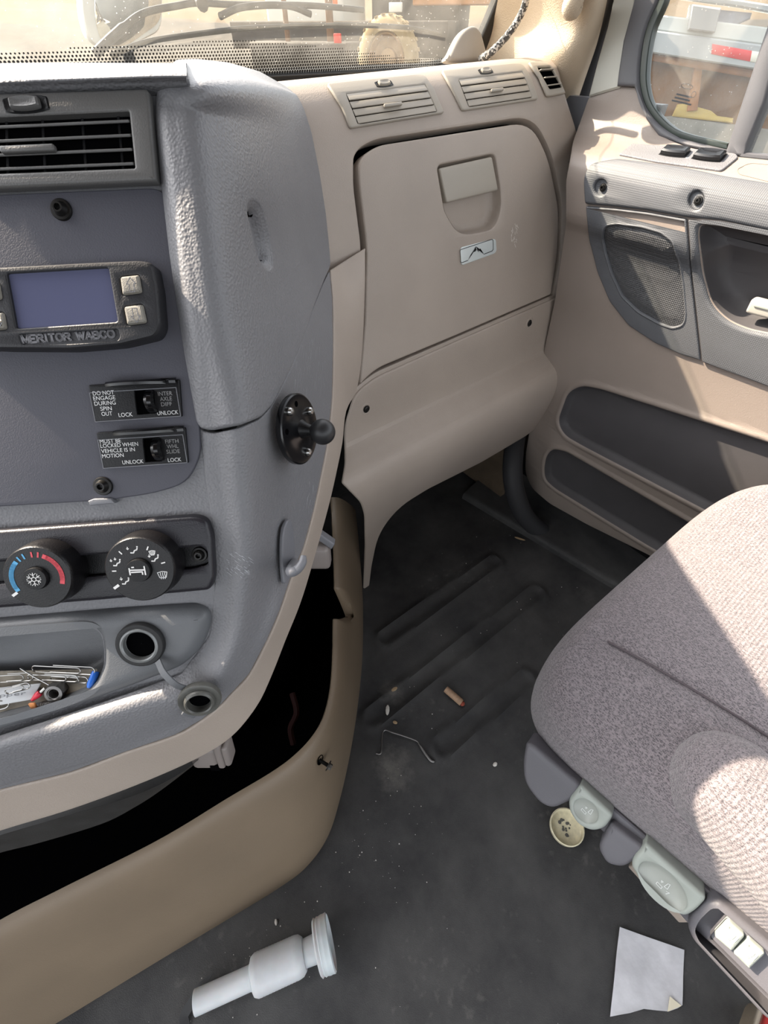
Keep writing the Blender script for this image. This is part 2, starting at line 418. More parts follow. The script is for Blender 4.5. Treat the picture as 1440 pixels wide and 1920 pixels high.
KC = [  # console body: columns from the switch panel's edge round the corner to the tan edge
 [at(318, 124, y=.74), at(368, 119, y=.75), at(425, 124, y=.77), at(485, 140, y=.785), at(545, 172, y=.80), at(600, 210, y=.84)],
 [at(312, 132, y=.57), at(352, 137, y=.585), at(410, 141, y=.63), at(480, 153, y=.69), at(551, 181, y=.765), at(605, 212, y=.83)],
 [pw(306, 148, -.010), pw(345, 160, -.008), tt(400, 162, .000403), tt(475, 170, .000493), tt(556, 190, .00074), tt(610, 215, .00084)],
 [pw(296, 200, .0), pw(325, 215, .006), tt(385, 222, .000394), tt(480, 235, .000483), tt(580, 250, .00076), tt(635, 262, .00088)],
 [pw(307, 330, .0), pw(340, 345, .011), tt(402, 348, .000402), tt(500, 345, .000495), tt(598, 345, .00079), tt(650, 350, .0009)],
 [pw(324, 480, .0), pw(358, 488, .013), tt(424, 484, .000415), tt(522, 478, .00054), tt(615, 480, .00082), tt(684, 465, .00089)],
 [pw(347, 640, .0), pw(380, 642, .011), tt(445, 642, .00043), tt(542, 640, .00054), tt(624, 640, .00074), tt(679, 640, .00088)],
 [pw(371, 790, .0), pw(400, 792, .004), tt(462, 790, .00044), tt(546, 790, .00054), tt(620, 775, .00070), tt(647, 775, .0008)],
 [pw(385, 900, .0), pw(412, 902, .001), tt(468, 905, .00046), tt(542, 905, .000545), tt(599, 902, .00064), tt(627, 892, .00074)],
 [pw(400, 1000, .0), pw(425, 1004, .001), tt(470, 1010, .00047), tt(526, 1018, .00053), tt(568, 1028, .00059), tt(597, 1015, .00067)],
 [pw(402, 1100, .0), pw(424, 1106, .001), tt(458, 1118, .00048), tt(500, 1132, .000515), tt(524, 1147, .000535), tt(557, 1142, .0006)],
 [pw(392, 1190, .0), pw(412, 1202, .003), tt(436, 1218, .000485), tt(457, 1238, .000505), tt(468, 1262, .000525), tt(503, 1277, .00057)],
 [pw(340, 1262, .002), pw(362, 1280, .010), tt(385, 1300, .00049), tt(402, 1315, .000508), tt(415, 1320, .00052), tt(452, 1362, .00056)],
 [pw(250, 1296, .006), pw(262, 1318, .016), tt(290, 1345, .00049), tt(308, 1368, .000508), tt(322, 1382, .000518), tt(356, 1425, .00056)],
 [pw(120, 1340, .008), pw(128, 1362, .018), tt(143, 1400, .00049), tt(150, 1428, .000505), tt(153, 1441, .000515), tt(180, 1500, .00055)],
 [pw(0, 1378, .008), pw(0, 1400, .018), tt(0, 1445, .00049), tt(0, 1470, .000505), tt(0, 1482, .000515), tt(0, 1556, .00055)],
 [pw(-220, 1450, .008), pw(-220, 1472, .018), tt(-220, 1520, .0005), tt(-220, 1545, .000515), tt(-220, 1556, .000525), tt(-220, 1640, .00056)],
]
CS = patch(KC, (60, 150))

DR = profile([(1.09, 1.20), (1.075, 1.08), (1.068, 1.02), (1.06, .985), (1.035, .965), (1.005, .955), (.985, .945), (.97, .925), (.966, .89), (.968, .85), (.985, .82), (.992, .78), (.995, .70), (1.0, .62), (1.0, .45), (1.0, .30), (1.0, .14), (1.003, .09), (1.01, .02)], 'y', (-.5, 1.0), (80, 120))
FL = plane((0, 0, 0), (1, 0, 0), (0, 1, 0))

def bp(h, r=.002, base=-.004, n=4):
    return [(0, base), (0, h-r)]+[(r*(1-cos(t)), h-r+r*sin(t)) for t in np.linspace(0, pi/2, n+1)[1:]]
def bowl(d, r=.003, n=4, ins=.004):
    """a hollow: the rim rounds over and the wall runs down to depth d"""
    return [(0, .0002)]+[(r*sin(t), -r*(1-cos(t))) for t in np.linspace(0, pi/2, n+1)[1:]]+[(r+ins*.6, -d*.75), (r+ins, -d*.93), (r+ins*2, -d)]

# ------------------------------------------------------------------ DASHBOARD
dash = Thing('dashboard', 'charcoal and taupe truck dashboard wrapping round in front of the passenger seat', 'dashboard')
cowl_out = [(330, 121), (370, 119), (425, 124), (485, 140), (545, 174), (565, 203), (580, 250), (595, 325), (607, 400), (615, 475), (617, 500), (603, 530), (583, 580), (563, 640), (543, 687), (523, 727), (505, 760), (485, 782), (450, 797), (400, 807), (379, 803), (371, 790), (347, 640), (324, 480), (307, 330), (297, 200), (306, 146)]
grab = [(463, 380), (478, 385), (488, 410), (497, 450), (503, 490), (499, 504), (488, 500), (476, 478), (464, 430), (457, 395)]
cowl_d = dens(rnd(cowl_out, 6, 3), 12)
mb = MB().plate(CS, cowl_d, bp(.004, .003, -.006), holes=[spl(grab, 4)], cut=(.125, .125))
i_cowl = dash.part('upper_cowl', mb, m_dark, label='broad rounded charcoal cowl with grained skin')
mb = MB().plate(CS, spl(grab, 4), [(-.001, .003), (.004, .001), (.007, -.004), (.009, -.006)], cut=(.25, .25))
dash.part('recess', mb, m_dark, i_cowl)
for q in ((475, 400), (495, 494)):
    mb = MB().plate(CS, ell(q[0], q[1], 4.2, 7.5, 14, -8), [(0, -.0025), (.0005, -.005)])
    mb.plate(CS, ell(q[0], q[1], 4.6, 8, 14, -8), [(0, -.0056), (0.0001, -.0052)])
    dash.part('mount_hole', mb, m_void, i_cowl)
inner = [(618, 507), (623, 563), (624, 647), (622, 747), (613, 830), (600, 897), (587, 957), (568, 1027), (543, 1087), (523, 1147), (500, 1200), (467, 1263), (433, 1300), (415, 1320), (377, 1350), (330, 1377), (233, 1410), (133, 1447), (0, 1480), (-120, 1520)]
lowb = [(371, 795), (379, 808), (400, 812), (450, 802), (487, 786), (507, 764), (525, 731), (545, 690), (565, 643), (585, 583), (605, 533)]+inner+[(-120, 1422), (0, 1378), (120, 1340), (250, 1296), (340, 1262), (392, 1190), (402, 1100), (400, 1000), (385, 900)]
mb = MB().plate(CS, dens(rnd(lowb, 5, 3), 14), bp(.0005, .0015, -.008), cut=(.125, .125))
i_body = dash.part('console_body', mb, m_dark, label='curving charcoal console side below the cowl, scratched near its edge')
outer = [(650, 487), (683, 466), (684, 480), (683, 547), (677, 663), (667, 730), (647, 772), (640, 830), (630, 880), (613, 953), (582, 1063), (560, 1133), (533, 1200), (507, 1267), (480, 1323), (433, 1380), (367, 1421), (256, 1470), (128, 1517), (0, 1556), (-120, 1600)]
so_ = [tuple(q) for q in spl(outer[2:], 4, False)]; si_ = [tuple(q) for q in spl(inner, 4, False)]
mb = MB().plate(CS, dens(outer[:2]+so_+si_[::-1], 14), bp(.002, .002, -.010), cut=(.125, .125))
dash.part('console_edge_trim', mb, m_tan, label='taupe plastic edge running under the charcoal console')
tray_open = spl([(-250, 1262), (-120, 1200), (0, 1188), (120, 1179), (165, 1177), (183, 1185), (191, 1200), (194, 1230), (190, 1257), (167, 1292), (100, 1320), (0, 1347), (-120, 1378), (-245, 1395)], 5)
face = [(-250, 175), (290, 160), (297, 200), (307, 330), (324, 480), (347, 640), (371, 790), (385, 900), (400, 1000), (402, 1100), (392, 1190), (340, 1262), (250, 1296), (120, 1340), (0, 1378), (-250, 1455)]
mb = MB().plate(PN, dens([(x+2, y) for x, y in face], 30), [(0, -.01), (0, 0)], holes=[[(x+1.5*(x-0)/190, y) for x, y in tray_open]])
dash.part('console_face', mb, m_dark)
# pad between the middle vent and the windshield
G = []
for x in (-260, -120, 0, 150, 250, 305, 350):
    yy = np.interp(x, [-260, 0, 150, 300, 350], [136, 119, 118, 119, 119]); e = np.interp(x, [-260, 0, 300], [184, 170, 160])
    P2 = pw(x, e-4, .013); P1 = pw(x, e-26, .010); PB = at(x, yy, y=.72)
    G.append([[PB[0]+.10, 1.055, 1.045], [PB[0]+.05, .86, PB[2]-.01], PB, P1*.6+PB*.4+np.array([0, 0, .002]), P1, P2, P2-PN_*.012])
TP = patch(np.array(G).transpose(1, 0, 2), (50, 50))
A, B = np.meshgrid(np.linspace(0, 6, 49), np.linspace(0, 6, 49))
mb = MB().grid(TP.fn(np.stack([A.ravel(), B.ravel()], -1)), 49, 49)
dash.part('top_pad', mb, m_dark)
DG = profile([(1.055, 1.03), (.94, 1.11), (.84, 1.155), (.775, 1.135), (.745, 1.08), (.73, 1.0), (.70, .90), (.66, .78), (.62, .66)], 'x', (-1.1, .02))
A, B = np.meshgrid(np.linspace(-1.08, .0, 12), np.linspace(DG.br[0], DG.br[1], 40)); mb = MB().grid(DG.fn(np.stack([A.ravel(), B.ravel()], -1)), 12, 40)
dash.part('driver_side_sun_block', mb, m_dark)  # unseen driver side, added and raised to block sun from the floor
# passenger side
glove = [(668, 300, 40), (690, 270, 30), (1000, 222, 60), (1035, 300, 30), (1050, 400, 30), (1046, 480, 25), (1033, 557, 4), (850, 637), (700, 702), (671, 727, 4), (678, 600), (681, 460), (668, 350)]
gl_o = dens(rnd([(664, 285, 34), (700, 262, 26), (1000, 217, 60), (1036, 290, 30), (1055, 390, 30), (1051, 480, 25), (1038, 552, 3), (850, 634), (700, 699), (667, 727, 3), (675, 600), (678, 460), (664, 350)], 20, 6), 10)
gl_i = dens(rnd([(670, 300, 34), (704, 274, 26), (992, 229, 56), (1026, 296, 30), (1046, 392, 30), (1043, 480, 25), (1031, 552, 3), (850, 630), (704, 691), (674, 719, 3), (684, 600), (686, 460), (672, 350)], 20, 6), 10)
pass_out = [(470, 150), (545, 150), (700, 137), (880, 118), (990, 112), (1045, 117, 12), (1062, 180, 30), (1085, 250, 30), (1096, 330, 30), (1093, 420, 30), (1083, 490, 30), (1058, 572, 4), (1040, 575), (850, 659), (700, 726), (664, 753, 4), (640, 750), (560, 700), (540, 500), (500, 300)]
pab = PD.inv(dens(rnd(pass_out, 10, 5), 12)); pdn = np.array(dens(rnd(pass_out, 10, 5), 12))
edge = (pdn[:, 1] < 152) & (pdn[:, 0] < 1046); pab[edge, 1] = .004; pab[edge, 0] = np.interp(pdn[edge, 0], [470, 545, 700, 880, 990, 1046], [.30, .40, .60, .82, .95, 1.02])
mb = MB().plate(PD, pab, bp(0, .006, -.03), px=False, holes=[PD.inv(gl_o)], hprof=[(0, -.03), (0, -.004), (.0012, -.0012), (.004, 0)], cut=(.06, .018))
i_pp = dash.part('passenger_panel', mb, m_tan, label='taupe dash shell round the glovebox')
mb = MB().plate(PD, dens(rnd([(480, 160), (1030, 125), (1080, 250), (1085, 480), (1050, 550), (680, 715), (600, 700)], 5), 40), [(0, -.036), (.001, -.034)], cut=(.06, .018))
dash.part('backing', mb, m_void, i_pp)
low_out = [(664, 737, 20), (700, 708, 20), (850, 641), (1045, 556), (1070, 540, 8), (1072, 560), (1066, 640, 30), (1045, 740, 40), (1005, 800, 30), (985, 816, 10), (900, 866), (800, 916), (745, 950, 40), (708, 1000, 40), (696, 1060), (690, 1110), (683, 1160), (681, 1100), (684, 1020), (683, 965), (676, 942, 8), (640, 905, 4), (646, 870), (645, 800, 20)]
mb = MB().plate(PD, dens(rnd(low_out, 8, 5), 10), bp(.004, .004, -.0004), cut=(.05, .010))
i_lp = dash.part('lower_panel', mb, m_tan, label='taupe knee panel with a rolled ridge, screwed under the glovebox')
for q in ((687, 767), (993, 606)):
    mb = MB(); O, e, f, n, L = PD.frame(q[0], q[1], q[0]+20, q[1]-10, ref=.004)
    mb.lathe([(.0135, .0038), (.0115, .0048), (.0095, .0046), (.0085, .0043), (.0080, .0041)], O, n, 24, (False, True)); i_s = dash.part('screw_well', mb, m_tan, i_lp)
    mb = MB(); mb.lathe([(.0078, .0044), (.0060, .0046), (.0056, .0064), (.0034, .0070), (.003, .0058), (.0002, .0058)], O, n, 18, (False, False)); dash.part('screw', mb, m_blackpaint, i_lp)
# flat switch panel
sw = [(-250, 379), (0, 364), (285, 352, 12), (306, 358, 14), (312, 400), (325, 480), (349, 640), (373, 790), (376, 850, 20), (352, 905, 45), (290, 925, 30), (200, 938), (0, 950), (-250, 965)]
mb = MB().plate(PN, dens(rnd(sw, 6), 30), bp(.0035, .0012, -.002), ref=.0035)
i_sw = dash.part('switch_panel', mb, m_panel, label='flat slate blue-grey switch panel')
def torx(mb, O, n, r, h, well=True):
    mb.lathe([(r, 0), (r, .0012), (r*.93, .002), (r*.70, .0022), (r*.62, .0035), (r*.45, h), (r*.30, h)], O, n, 24, (False, False))
    mb.lathe([(r*.30, h), (r*.26, h-.003), (.0002, h-.003)], O, n, 24, (False, False), lobes=(6, .18))
for q, r in (((112, 391), .0074), ((191, 912), .0077)):
    mb = MB(); O, e, f, n, L = PN.frame(*q, q[0]+20, q[1], ref=.006); torx(mb, O+n*.0035, n, r, .006); dash.part('screw', mb, m_blackpaint, i_sw)
mb = MB().plate(PN, dens([(172, 937), (182, 933), (214, 932), (222, 941), (176, 946)], 8), bp(.006, .001)); dash.part('locating_tab', mb, m_dark_smooth, i_sw)
# smooth pod round the tray
pod = [(-250, 1190), (0, 1166), (200, 1149), (300, 1142), (365, 1138, 25), (392, 1152, 16), (389, 1185, 25), (372, 1225, 30), (335, 1258, 20), (250, 1291), (167, 1321), (0, 1374), (-250, 1445)]
mb = MB().plate(PN, dens(rnd(pod, 10), 14), [(0, -.002), (0, .001), (.002, .006), (.005, .009), (.009, .0105), (.013, .011)], holes=[tray_open], hprof=[(0, -.001), (0, .006), (.0012, .009), (.003, .0105), (.006, .011)], ref=.010)
i_pod = dash.part('tray_pod', mb, m_pod, label='smooth grey pod with an open tray beside the socket')
mb = MB().plate(PN, tray_open, [(-.0005, .008), (.0012, -.006), (.003, -.016), (.006, -.024), (.012, -.028)], ref=.010); dash.part('tray_bowl', mb, m_pod, i_pod)
# the bottom of the tray slopes up to its front rim
def tray(x, y, k=0): return pw(x, y, np.interp(y-(1345-.27*max(0, x)), [-90, -5], [-.017, .003])+k)
mb = MB(); rws = []
for u in np.linspace(0, 1, 5):
    for x in np.linspace(-60, 182, 14):
        yb, yf = 1258-.02*max(0, x), 1348-.27*max(0, x); rws.append(tray(x, yb+(yf-yb)*u, -.0022))
mb.grid(np.array(rws), 14, 5); dash.part('tray_bottom', mb, mat('dusty_tray_bottom', (146, 138, 124), .8, var=(120, .2)), i_pod, label='dusty beige bottom of the tray')
# the glovebox door is hinged to the dash
gb = dash
hd_o = dens(rnd([(818, 312, 10), (925, 290, 10), (935, 350), (938, 390, 30), (925, 430, 24), (858, 441, 34), (832, 395, 10)], 8, 5), 6)
mb = MB().plate(PD, gl_i, bp(.0035, .0035, -.016), holes=[hd_o], hprof=[(0, -.003), (.001, .0012), (.0025, .0030), (.004, .0035)], cut=(.06, .018))
i_gd = gb.part('glovebox_door', mb, m_tan, label='closed glovebox door')
mb = MB().plate(PD, hd_o, [(-.0012, .002), (.001, -.006), (.003, -.014), (.008, -.019), (.016, -.022)], cut=(.02, .012)); gb.part('handle_recess', mb, m_tan, i_gd)
mb = MB().plate(PD, dens(rnd([(821, 316, 4), (920, 294, 4), (932, 357, 4), (835, 381, 4)], 4), 6), bp(.004, .003, -.008)); gb.part('handle', mb, m_ventt, i_gd, label='flat greyish lift handle')
em_o = rnd([(860, 464, 5), (926, 447, 6), (928, 474, 8), (862, 498, 5)], 5)
mb = MB().plate(PD, em_o, bp(.0055, .001, .002)); gb.part('emblem', mb, mat('pale_silver_badge', (214, 220, 218), .3, metal=.3), i_gd, label='silver badge with a line drawing of mountain peaks')
mb = MB(); O, e, f, n, L = PD.frame(862, 496, 928, 475, ref=.006); k = L/62; k2 = PD.frame(862, 496, 860, 466, ref=.006)[4]/26
def EP(pts): return [(x*k, y*k2+.0004) for x, y in pts]
strokes(mb, (O, e, f, n), [EP([(14, 2), (3, 1.5), (1, 4), (1, 21), (3, 23), (57, 24.5), (59, 22), (59, 7), (57, 5), (42, 4)])], .0011, .0062)
gb.part('emblem_border', mb, m_black, i_gd)
mb = MB()
for tri in ([(14, 2), (19, 10), (24, 15), (28, 21), (29, 15), (27, 13), (24, 13)], [(28, 21), (33, 14), (32, 10), (34, 12), (36, 15), (42, 4), (38, 8), (35, 16), (34, 14), (33, 16.5)], [(28, 21), (30, 17), (31, 12), (33, 14)]):
    mb.add([O+e*x*k+f*(y*k2+.0004)+n*.0064 for x, y in tri], [tuple(range(len(tri)))])
gb.part('emblem_peaks', mb, m_black, i_gd)
rg = random.Random(21); mb = MB()
def scr(S, n_, x0, y0, x1, y1, dx, dy, ln, w):
    for _ in range(n_):
        x, y = rg.uniform(x0, x1), rg.uniform(y0, y1); l = ln*(.4+rg.random()); j = rg.uniform(-1.5, 1.5)
        ab = S.inv([(x, y), (x+dx*l+j, y+dy*l)]); P = S.P(ab, .0009); n_v = S.N(ab)[0]; d_ = P[1]-P[0]; q_ = np.cross(n_v, d_/max(np.linalg.norm(d_), 1e-6))*w/2
        mb.add([P[0]-q_, P[1]-q_*.3, P[1]+q_*.3, P[0]+q_], [(0, 1, 2, 3)])
scr(CS, 70, 548, 630, 612, 730, -.05, 1, 14, .0003); scr(CS, 26, 575, 900, 592, 960, -.15, 1, 12, .0004); scr(CS, 40, 425, 1035, 470, 1080, .8, .6, 8, .0005)
dash.part('scratches', mb, mat('pale_scratch', (176, 178, 182), .7), i_body, kind='stuff', label='pale scratches in the charcoal console side')
mb = MB(); scr(CS, 26, 655, 525, 665, 575, .1, 1, 9, .0010); dash.part('scuffs', mb, mat('white_scuff', (214, 210, 204), .8), kind='stuff', label='white scuffs on the taupe strip')
mb = MB()
for _ in range(22):
    x, y = rg.uniform(955, 966), rg.uniform(418, 458); ab = PD.inv([(x, y), (x+rg.uniform(-2, 3), y+rg.uniform(2, 7))]); P = PD.P(ab, .0042); d_ = P[1]-P[0]; q_ = np.cross(PD.N(ab)[0], nrm(d_))*.0005; mb.add([P[0]-q_, P[1]-q_, P[1]+q_, P[0]+q_], [(0, 1, 2, 3)])
dash.part('scuffs', mb, MATS['white_scuff'], i_gd, kind='stuff', label='white scuff beside the badge')
dash.done()

# ================================================================== THE CAB SHELL
def struct(name, label=None): return Thing(name, label, kind='structure')
def floor_extra(m, nt, nd, lk, b, co):
    n = nd.new('ShaderNodeTexNoise'); n.inputs['Scale'].default_value = 5; n.inputs['Detail'].default_value = 7; n.inputs['Roughness'].default_value = .65
    lk.new(co, n.inputs['Vector'])
    r = nd.new('ShaderNodeValToRGB'); e = r.color_ramp.elements
    e[0].position = .35; e[0].color = (.028, .028, .029, 1); e[1].position = .72; e[1].color = (.082, .080, .077, 1)
    lk.new(n.outputs['Fac'], r.inputs['Fac'])
    n2 = nd.new('ShaderNodeTexNoise'); n2.inputs['Scale'].default_value = 60; n2.inputs['Detail'].default_value = 5; lk.new(co, n2.inputs['Vector'])
    n3 = nd.new('ShaderNodeTexNoise'); n3.inputs['Scale'].default_value = 3.3; n3.inputs['Detail'].default_value = 3; lk.new(co, n3.inputs['Vector'])
    a = nd.new('ShaderNodeMath'); a.operation = 'MULTIPLY'; lk.new(n2.outputs['Fac'], a.inputs[0]); lk.new(n3.outputs['Fac'], a.inputs[1])
    r2 = nd.new('ShaderNodeValToRGB'); r2.color_ramp.elements[0].position = .36; r2.color_ramp.elements[1].position = .46
    r2.color_ramp.elements[0].color = (0, 0, 0, 1); r2.color_ramp.elements[1].color = (.45, .45, .45, 1); lk.new(a.outputs[0], r2.inputs['Fac'])
    mx = nd.new('ShaderNodeMix'); mx.data_type = 'RGBA'; lk.new(r2.outputs['Color'], mx.inputs['Factor'])
    lk.new(r.outputs['Color'], mx.inputs['A']); mx.inputs['B'].default_value = (.13, .125, .115, 1); lk.new(mx.outputs['Result'], b.inputs['Base Color'])
    for (cx, cy, rad, amt) in ((*at(738, 1440, z=0)[:2], .10, .75), (*at(735, 1300, z=0)[:2], .07, .5), (*at(1100, 1115, z=0)[:2], .06, .3)):
        sb_ = nd.new('ShaderNodeVectorMath'); sb_.operation = 'DISTANCE'; sb_.inputs[1].default_value = (cx, cy, 0); lk.new(co, sb_.inputs[0])
        mr_ = nd.new('ShaderNodeMapRange'); mr_.inputs['From Min'].default_value = rad; mr_.inputs['From Max'].default_value = 0; mr_.inputs['To Max'].default_value = 1.15; lk.new(sb_.outputs['Value'], mr_.inputs['Value'])
        n4 = nd.new('ShaderNodeTexNoise'); n4.inputs['Scale'].default_value = 34; n4.inputs['Detail'].default_value = 8; n4.inputs['Roughness'].default_value = .7; lk.new(co, n4.inputs['Vector'])
        ml = nd.new('ShaderNodeMath'); ml.operation = 'MULTIPLY'; lk.new(mr_.outputs[0], ml.inputs[0]); lk.new(n4.outputs['Fac'], ml.inputs[1])
        rm = nd.new('ShaderNodeMapRange'); rm.inputs['From Min'].default_value = .28; rm.inputs['From Max'].default_value = .62; rm.inputs['To Max'].default_value = amt; lk.new(ml.outputs[0], rm.inputs['Value'])
        m5 = nd.new('ShaderNodeMix'); m5.data_type = 'RGBA'; lk.new(rm.outputs[0], m5.inputs['Factor']); lk.new(b.inputs['Base Color'].links[0].from_socket, m5.inputs['A']); m5.inputs['B'].default_value = (.17, .16, .145, 1); lk.new(m5.outputs['Result'], b.inputs['Base Color'])
    rr = nd.new('ShaderNodeMapRange'); b.inputs['Specular IOR Level'].default_value = .3; rr.inputs['To Min'].default_value = .48; rr.inputs['To Max'].default_value = .7; lk.new(n.outputs['Fac'], rr.inputs['Value']); lk.new(rr.outputs[0], b.inputs['Roughness'])
m_floor = mat('dusty_black_floor_rubber', (40, 40, 41), .5, bump=[('vor', 700, .4, .0006), ('noise', 60, .2, .001)], extra=floor_extra)

# floor mat with its pressed ribs
def fl(x, y, z=0): return at(x, y, z=z)
nx, ny = 261, 201; X, Y = np.meshgrid(np.linspace(-1.1, 1.02, nx), np.linspace(-.75, 1.0, ny)); Z = np.zeros_like(X)
ribs = [((700, 1345), (1005, 1112)), ((725, 1195), (925, 1055)), ((830, 1400), (985, 1275))]
for q0, q1 in ribs:
    a = fl(*q0)[:2]; b = fl(*q1)[:2]; d = b-a; L = np.linalg.norm(d); d /= L
    for off, w_, hh in ((0, .020, .006), ):
        s_ = np.clip((X-a[0])*d[0]+(Y-a[1])*d[1], 0, L); D = np.hypot(X-a[0]-s_*d[0], Y-a[1]-s_*d[1])
        Z += hh*np.exp(-((D-.024)/.008)**2)-.002*np.exp(-(D/.014)**2)
Z -= .0002
mb = MB().grid(np.stack([X.ravel(), Y.ravel(), Z.ravel()], -1), nx, ny)
t = struct('floor', 'dusty black rubber floor mat with long pressed ribs'); t.part('floor', mb, m_floor); t.done(base=(0, 0, 0), single=True)

# raised sill along the door, brown carpeted side of the footwell, firewall
sill = [at(935, 975, z=.002), at(1135, 1096, z=.002), at(1260, 1170, z=.002)]
mb = MB(); d = nrm(sill[2]-sill[0]); p0 = sill[0]-d*.15; p1 = sill[0]+d*1.2; q = np.array([-d[1], d[0], 0]); q = q if q[0] > 0 else -q
for a, b, c, e in ((p0, p1, 0, .0),):
    pr = [(0, -.01), (0, .012), (.004, .018), (.010, .021), (.02, .022), (.3, .022), (.3, -.01)]
    mb.grid(np.array([pp+q*u+np.array([0, 0, v]) for u, v in pr for pp in (p0, p0*.5+p1*.5, p1)]), 3, len(pr))
t = struct('trim_3', 'raised black rubber sill between the floor mat and the door'); t.part('sill', mb, m_floor); t.done(single=True)
m_brown = mat('dirty_brown_carpet', (92, 78, 62), .9, bump=[('noise', 300, .8, .004)], var=(14, .3))
mb = MB(); mb.poly([(1.0, .60, .01), (1.0, .94, .01), (1.0, .94, .40), (1.0, .60, .40)], (1, 0, 0), .02)
t = struct('wall_right', 'brown carpeted side of the footwell ahead of the door'); t.part('panel', mb, m_brown)
mb = MB(); mb.poly([(1.1, .55, .3), (1.1, 1.05, .3), (1.1, 1.05, 1.02), (1.1, .55, 1.02)], (1, 0, 0), .02); t.part('pillar_base', mb, m_dark_smooth)
mb = MB(); mb.poly([(1.14, -.7, -.1), (1.14, 1.12, -.1), (1.14, 1.12, .93), (1.14, -.7, .93)], (1, 0, 0), .01); t.part('outer_skin', mb, m_black)
t.done()
m_fire = mat('black_firewall_mat', (30, 29, 28), .85, bump=[('noise', 120, .5, .004)], var=(12, .3))
pr = [(.98, -.10), (.93, .15), (.92, .30), (.97, .45), (1.02, .60), (1.04, .85), (1.04, 1.03), (1.06, 1.03), (1.06, .6), (1.0, .3), (1.02, -.10)]
mb = MB().grid(np.array([[x, y, z] for y, z in pr for x in (-1.1, -.4, .4, 1.09)]), 4, len(pr))
t = struct('wall_front', 'black insulated firewall deep in the footwell'); t.part('firewall', mb, m_fire); t.done(single=True)

# ------------------------------------------------------------------ PASSENGER DOOR
door = struct('door_1', 'passenger door with taupe lining, dark armrest panel and two map pockets')
jamb_l = [(1108, 178, 4), (1165, 160, 8), (1190, 163, 6), (1202, 190), (1214, 222), (1238, 252), (1280, 274), (1362, 292), (1440, 300), (1560, 320)]
ups = [(1560, 1120), (1480, 1175), (1360, 1115), (1205, 1036), (1100, 984), (1030, 945, 10), (995, 915, 20), (984, 885, 10), (985, 850), (1010, 700), (1040, 560), (1060, 420), (1060, 340), (1075, 260)]
up_p = [(1088, 532), (1130, 532)]
wtop = spl([(1210, 180), (1218, 215), (1240, 246), (1280, 268), (1340, 281), (1400, 290)], 4, False)
pock_u = dens(rnd([(1092, 723, 16), (1130, 731), (1440, 830), (1600, 884), (1600, 1110), (1440, 1018), (1308, 948), (1094, 836), (1059, 816, 18), (1046, 790, 14), (1066, 735, 20)], 8), 14)
pock_l = dens(rnd([(1036, 842, 12), (1060, 846, 12), (1270, 968), (1420, 1055), (1420, 1140), (1211, 1020), (1040, 915, 14), (1022, 898, 14), (1021, 875), (1025, 855, 8)], 8), 14)
dm = [(1103, 182, 4), (1165, 160, 8), (1192, 163, 6), (1200, 185), (1210, 212), (1226, 238), (1250, 258), (1290, 274), (1362, 290), (1440, 298), (1620, 330), (1620, 1250)]+ups[1:]
cup = dens(rnd([(1313, 421, 14), (1360, 426), (1440, 442), (1600, 485, 20), (1600, 655, 40), (1440, 624, 30), (1405, 617), (1366, 601, 20), (1335, 570, 20), (1318, 510), (1310, 440)], 16, 5), 10)
mb = MB().plate(DR, dens(rnd(dm, 8, 4), 16), [(0, -.03), (0, -.004), (.0012, -.001), (.004, 0)], holes=[pock_u, pock_l, cup], hprof=[(0, -.002), (.001, .001), (.004, .003), (.008, .0035), (.012, .002), (.016, 0)], cut=(.08, .02))
i_l = door.part('lining', mb, m_door, label='taupe vinyl door lining')
for pk in (pock_u, pock_l):
    mb = MB().plate(DR, pk, [(-.0005, 0), (.003, -.006), (.008, -.014), (.014, -.017)], cut=(.1, .05)); door.part('map_pocket', mb, m_doorp, label='recessed charcoal pocket panel')
arm = dens(rnd([(1096, 335, 18), (1106, 310, 18), (1145, 303), (1160, 302), (1205, 308), (1280, 319), (1355, 335), (1440, 349), (1620, 388), (1620, 478), (1440, 431), (1355, 413), (1290, 407), (1215, 394), (1155, 387), (1099, 382, 6)], 8, 5), 10)
hol = [ell(1130, 351, 12, 14, 20), ell(1308, 376, 13.5, 16, 20)]
mb = MB().plate(DR, arm, bp(.008, .006, -.002), holes=hol, hprof=[(0, -.0), (.0005, .004), (.0015, .0065), (.004, .008)], cut=(.06, .012))
i_a = door.part('armrest_panel', mb, m_doord, label='dark armrest band with two screw holes')
for q in ((1130, 351), (1308, 376)):
    O, e, f, n, L = DR.frame(q[0], q[1], q[0]+10, q[1]+2)
    mb = MB().plate(DR, ell(q[0], q[1], 13, 15, 20), [(-.0008, .005), (.0002, .0018), (.001, .0014)]); door.part('screw_well', mb, m_doord, i_a)
    mb = MB(); torx(mb, O+n*.0016+e*.002, n, .0066, .0050); door.part('screw', mb, m_blackpaint, i_a)
spk_o = rnd([(1100, 386, 4), (1155, 390), (1215, 397), (1289, 410, 3), (1297, 510), (1315, 674, 3), (1280, 664), (1230, 642), (1180, 609), (1145, 565), (1122, 510), (1107, 450)], 6)
gr = spl([(1140, 424), (1160, 421), (1205, 427), (1240, 437), (1262, 453), (1275, 487), (1281, 530), (1285, 590), (1279, 606), (1263, 611), (1240, 604), (1200, 582), (1170, 553), (1151, 512), (1140, 475), (1134, 440)], 3)
gr = rnd([(1136, 423, 12), (1160, 421), (1205, 427), (1240, 437), (1262, 453), (1275, 487), (1281, 530), (1286, 590, 10), (1282, 607, 10), (1263, 612), (1240, 604), (1200, 582), (1170, 553), (1151, 512), (1140, 475), (1134, 445)], 6)
mb = MB().plate(DR, dens(spk_o, 10), bp(.005, .003, -.002), holes=[dens(gr, 10)], hprof=[(0, .001), (0, .004), (.0015, .0062), (.003, .0066), (.005, .005)], cut=(.06, .02))
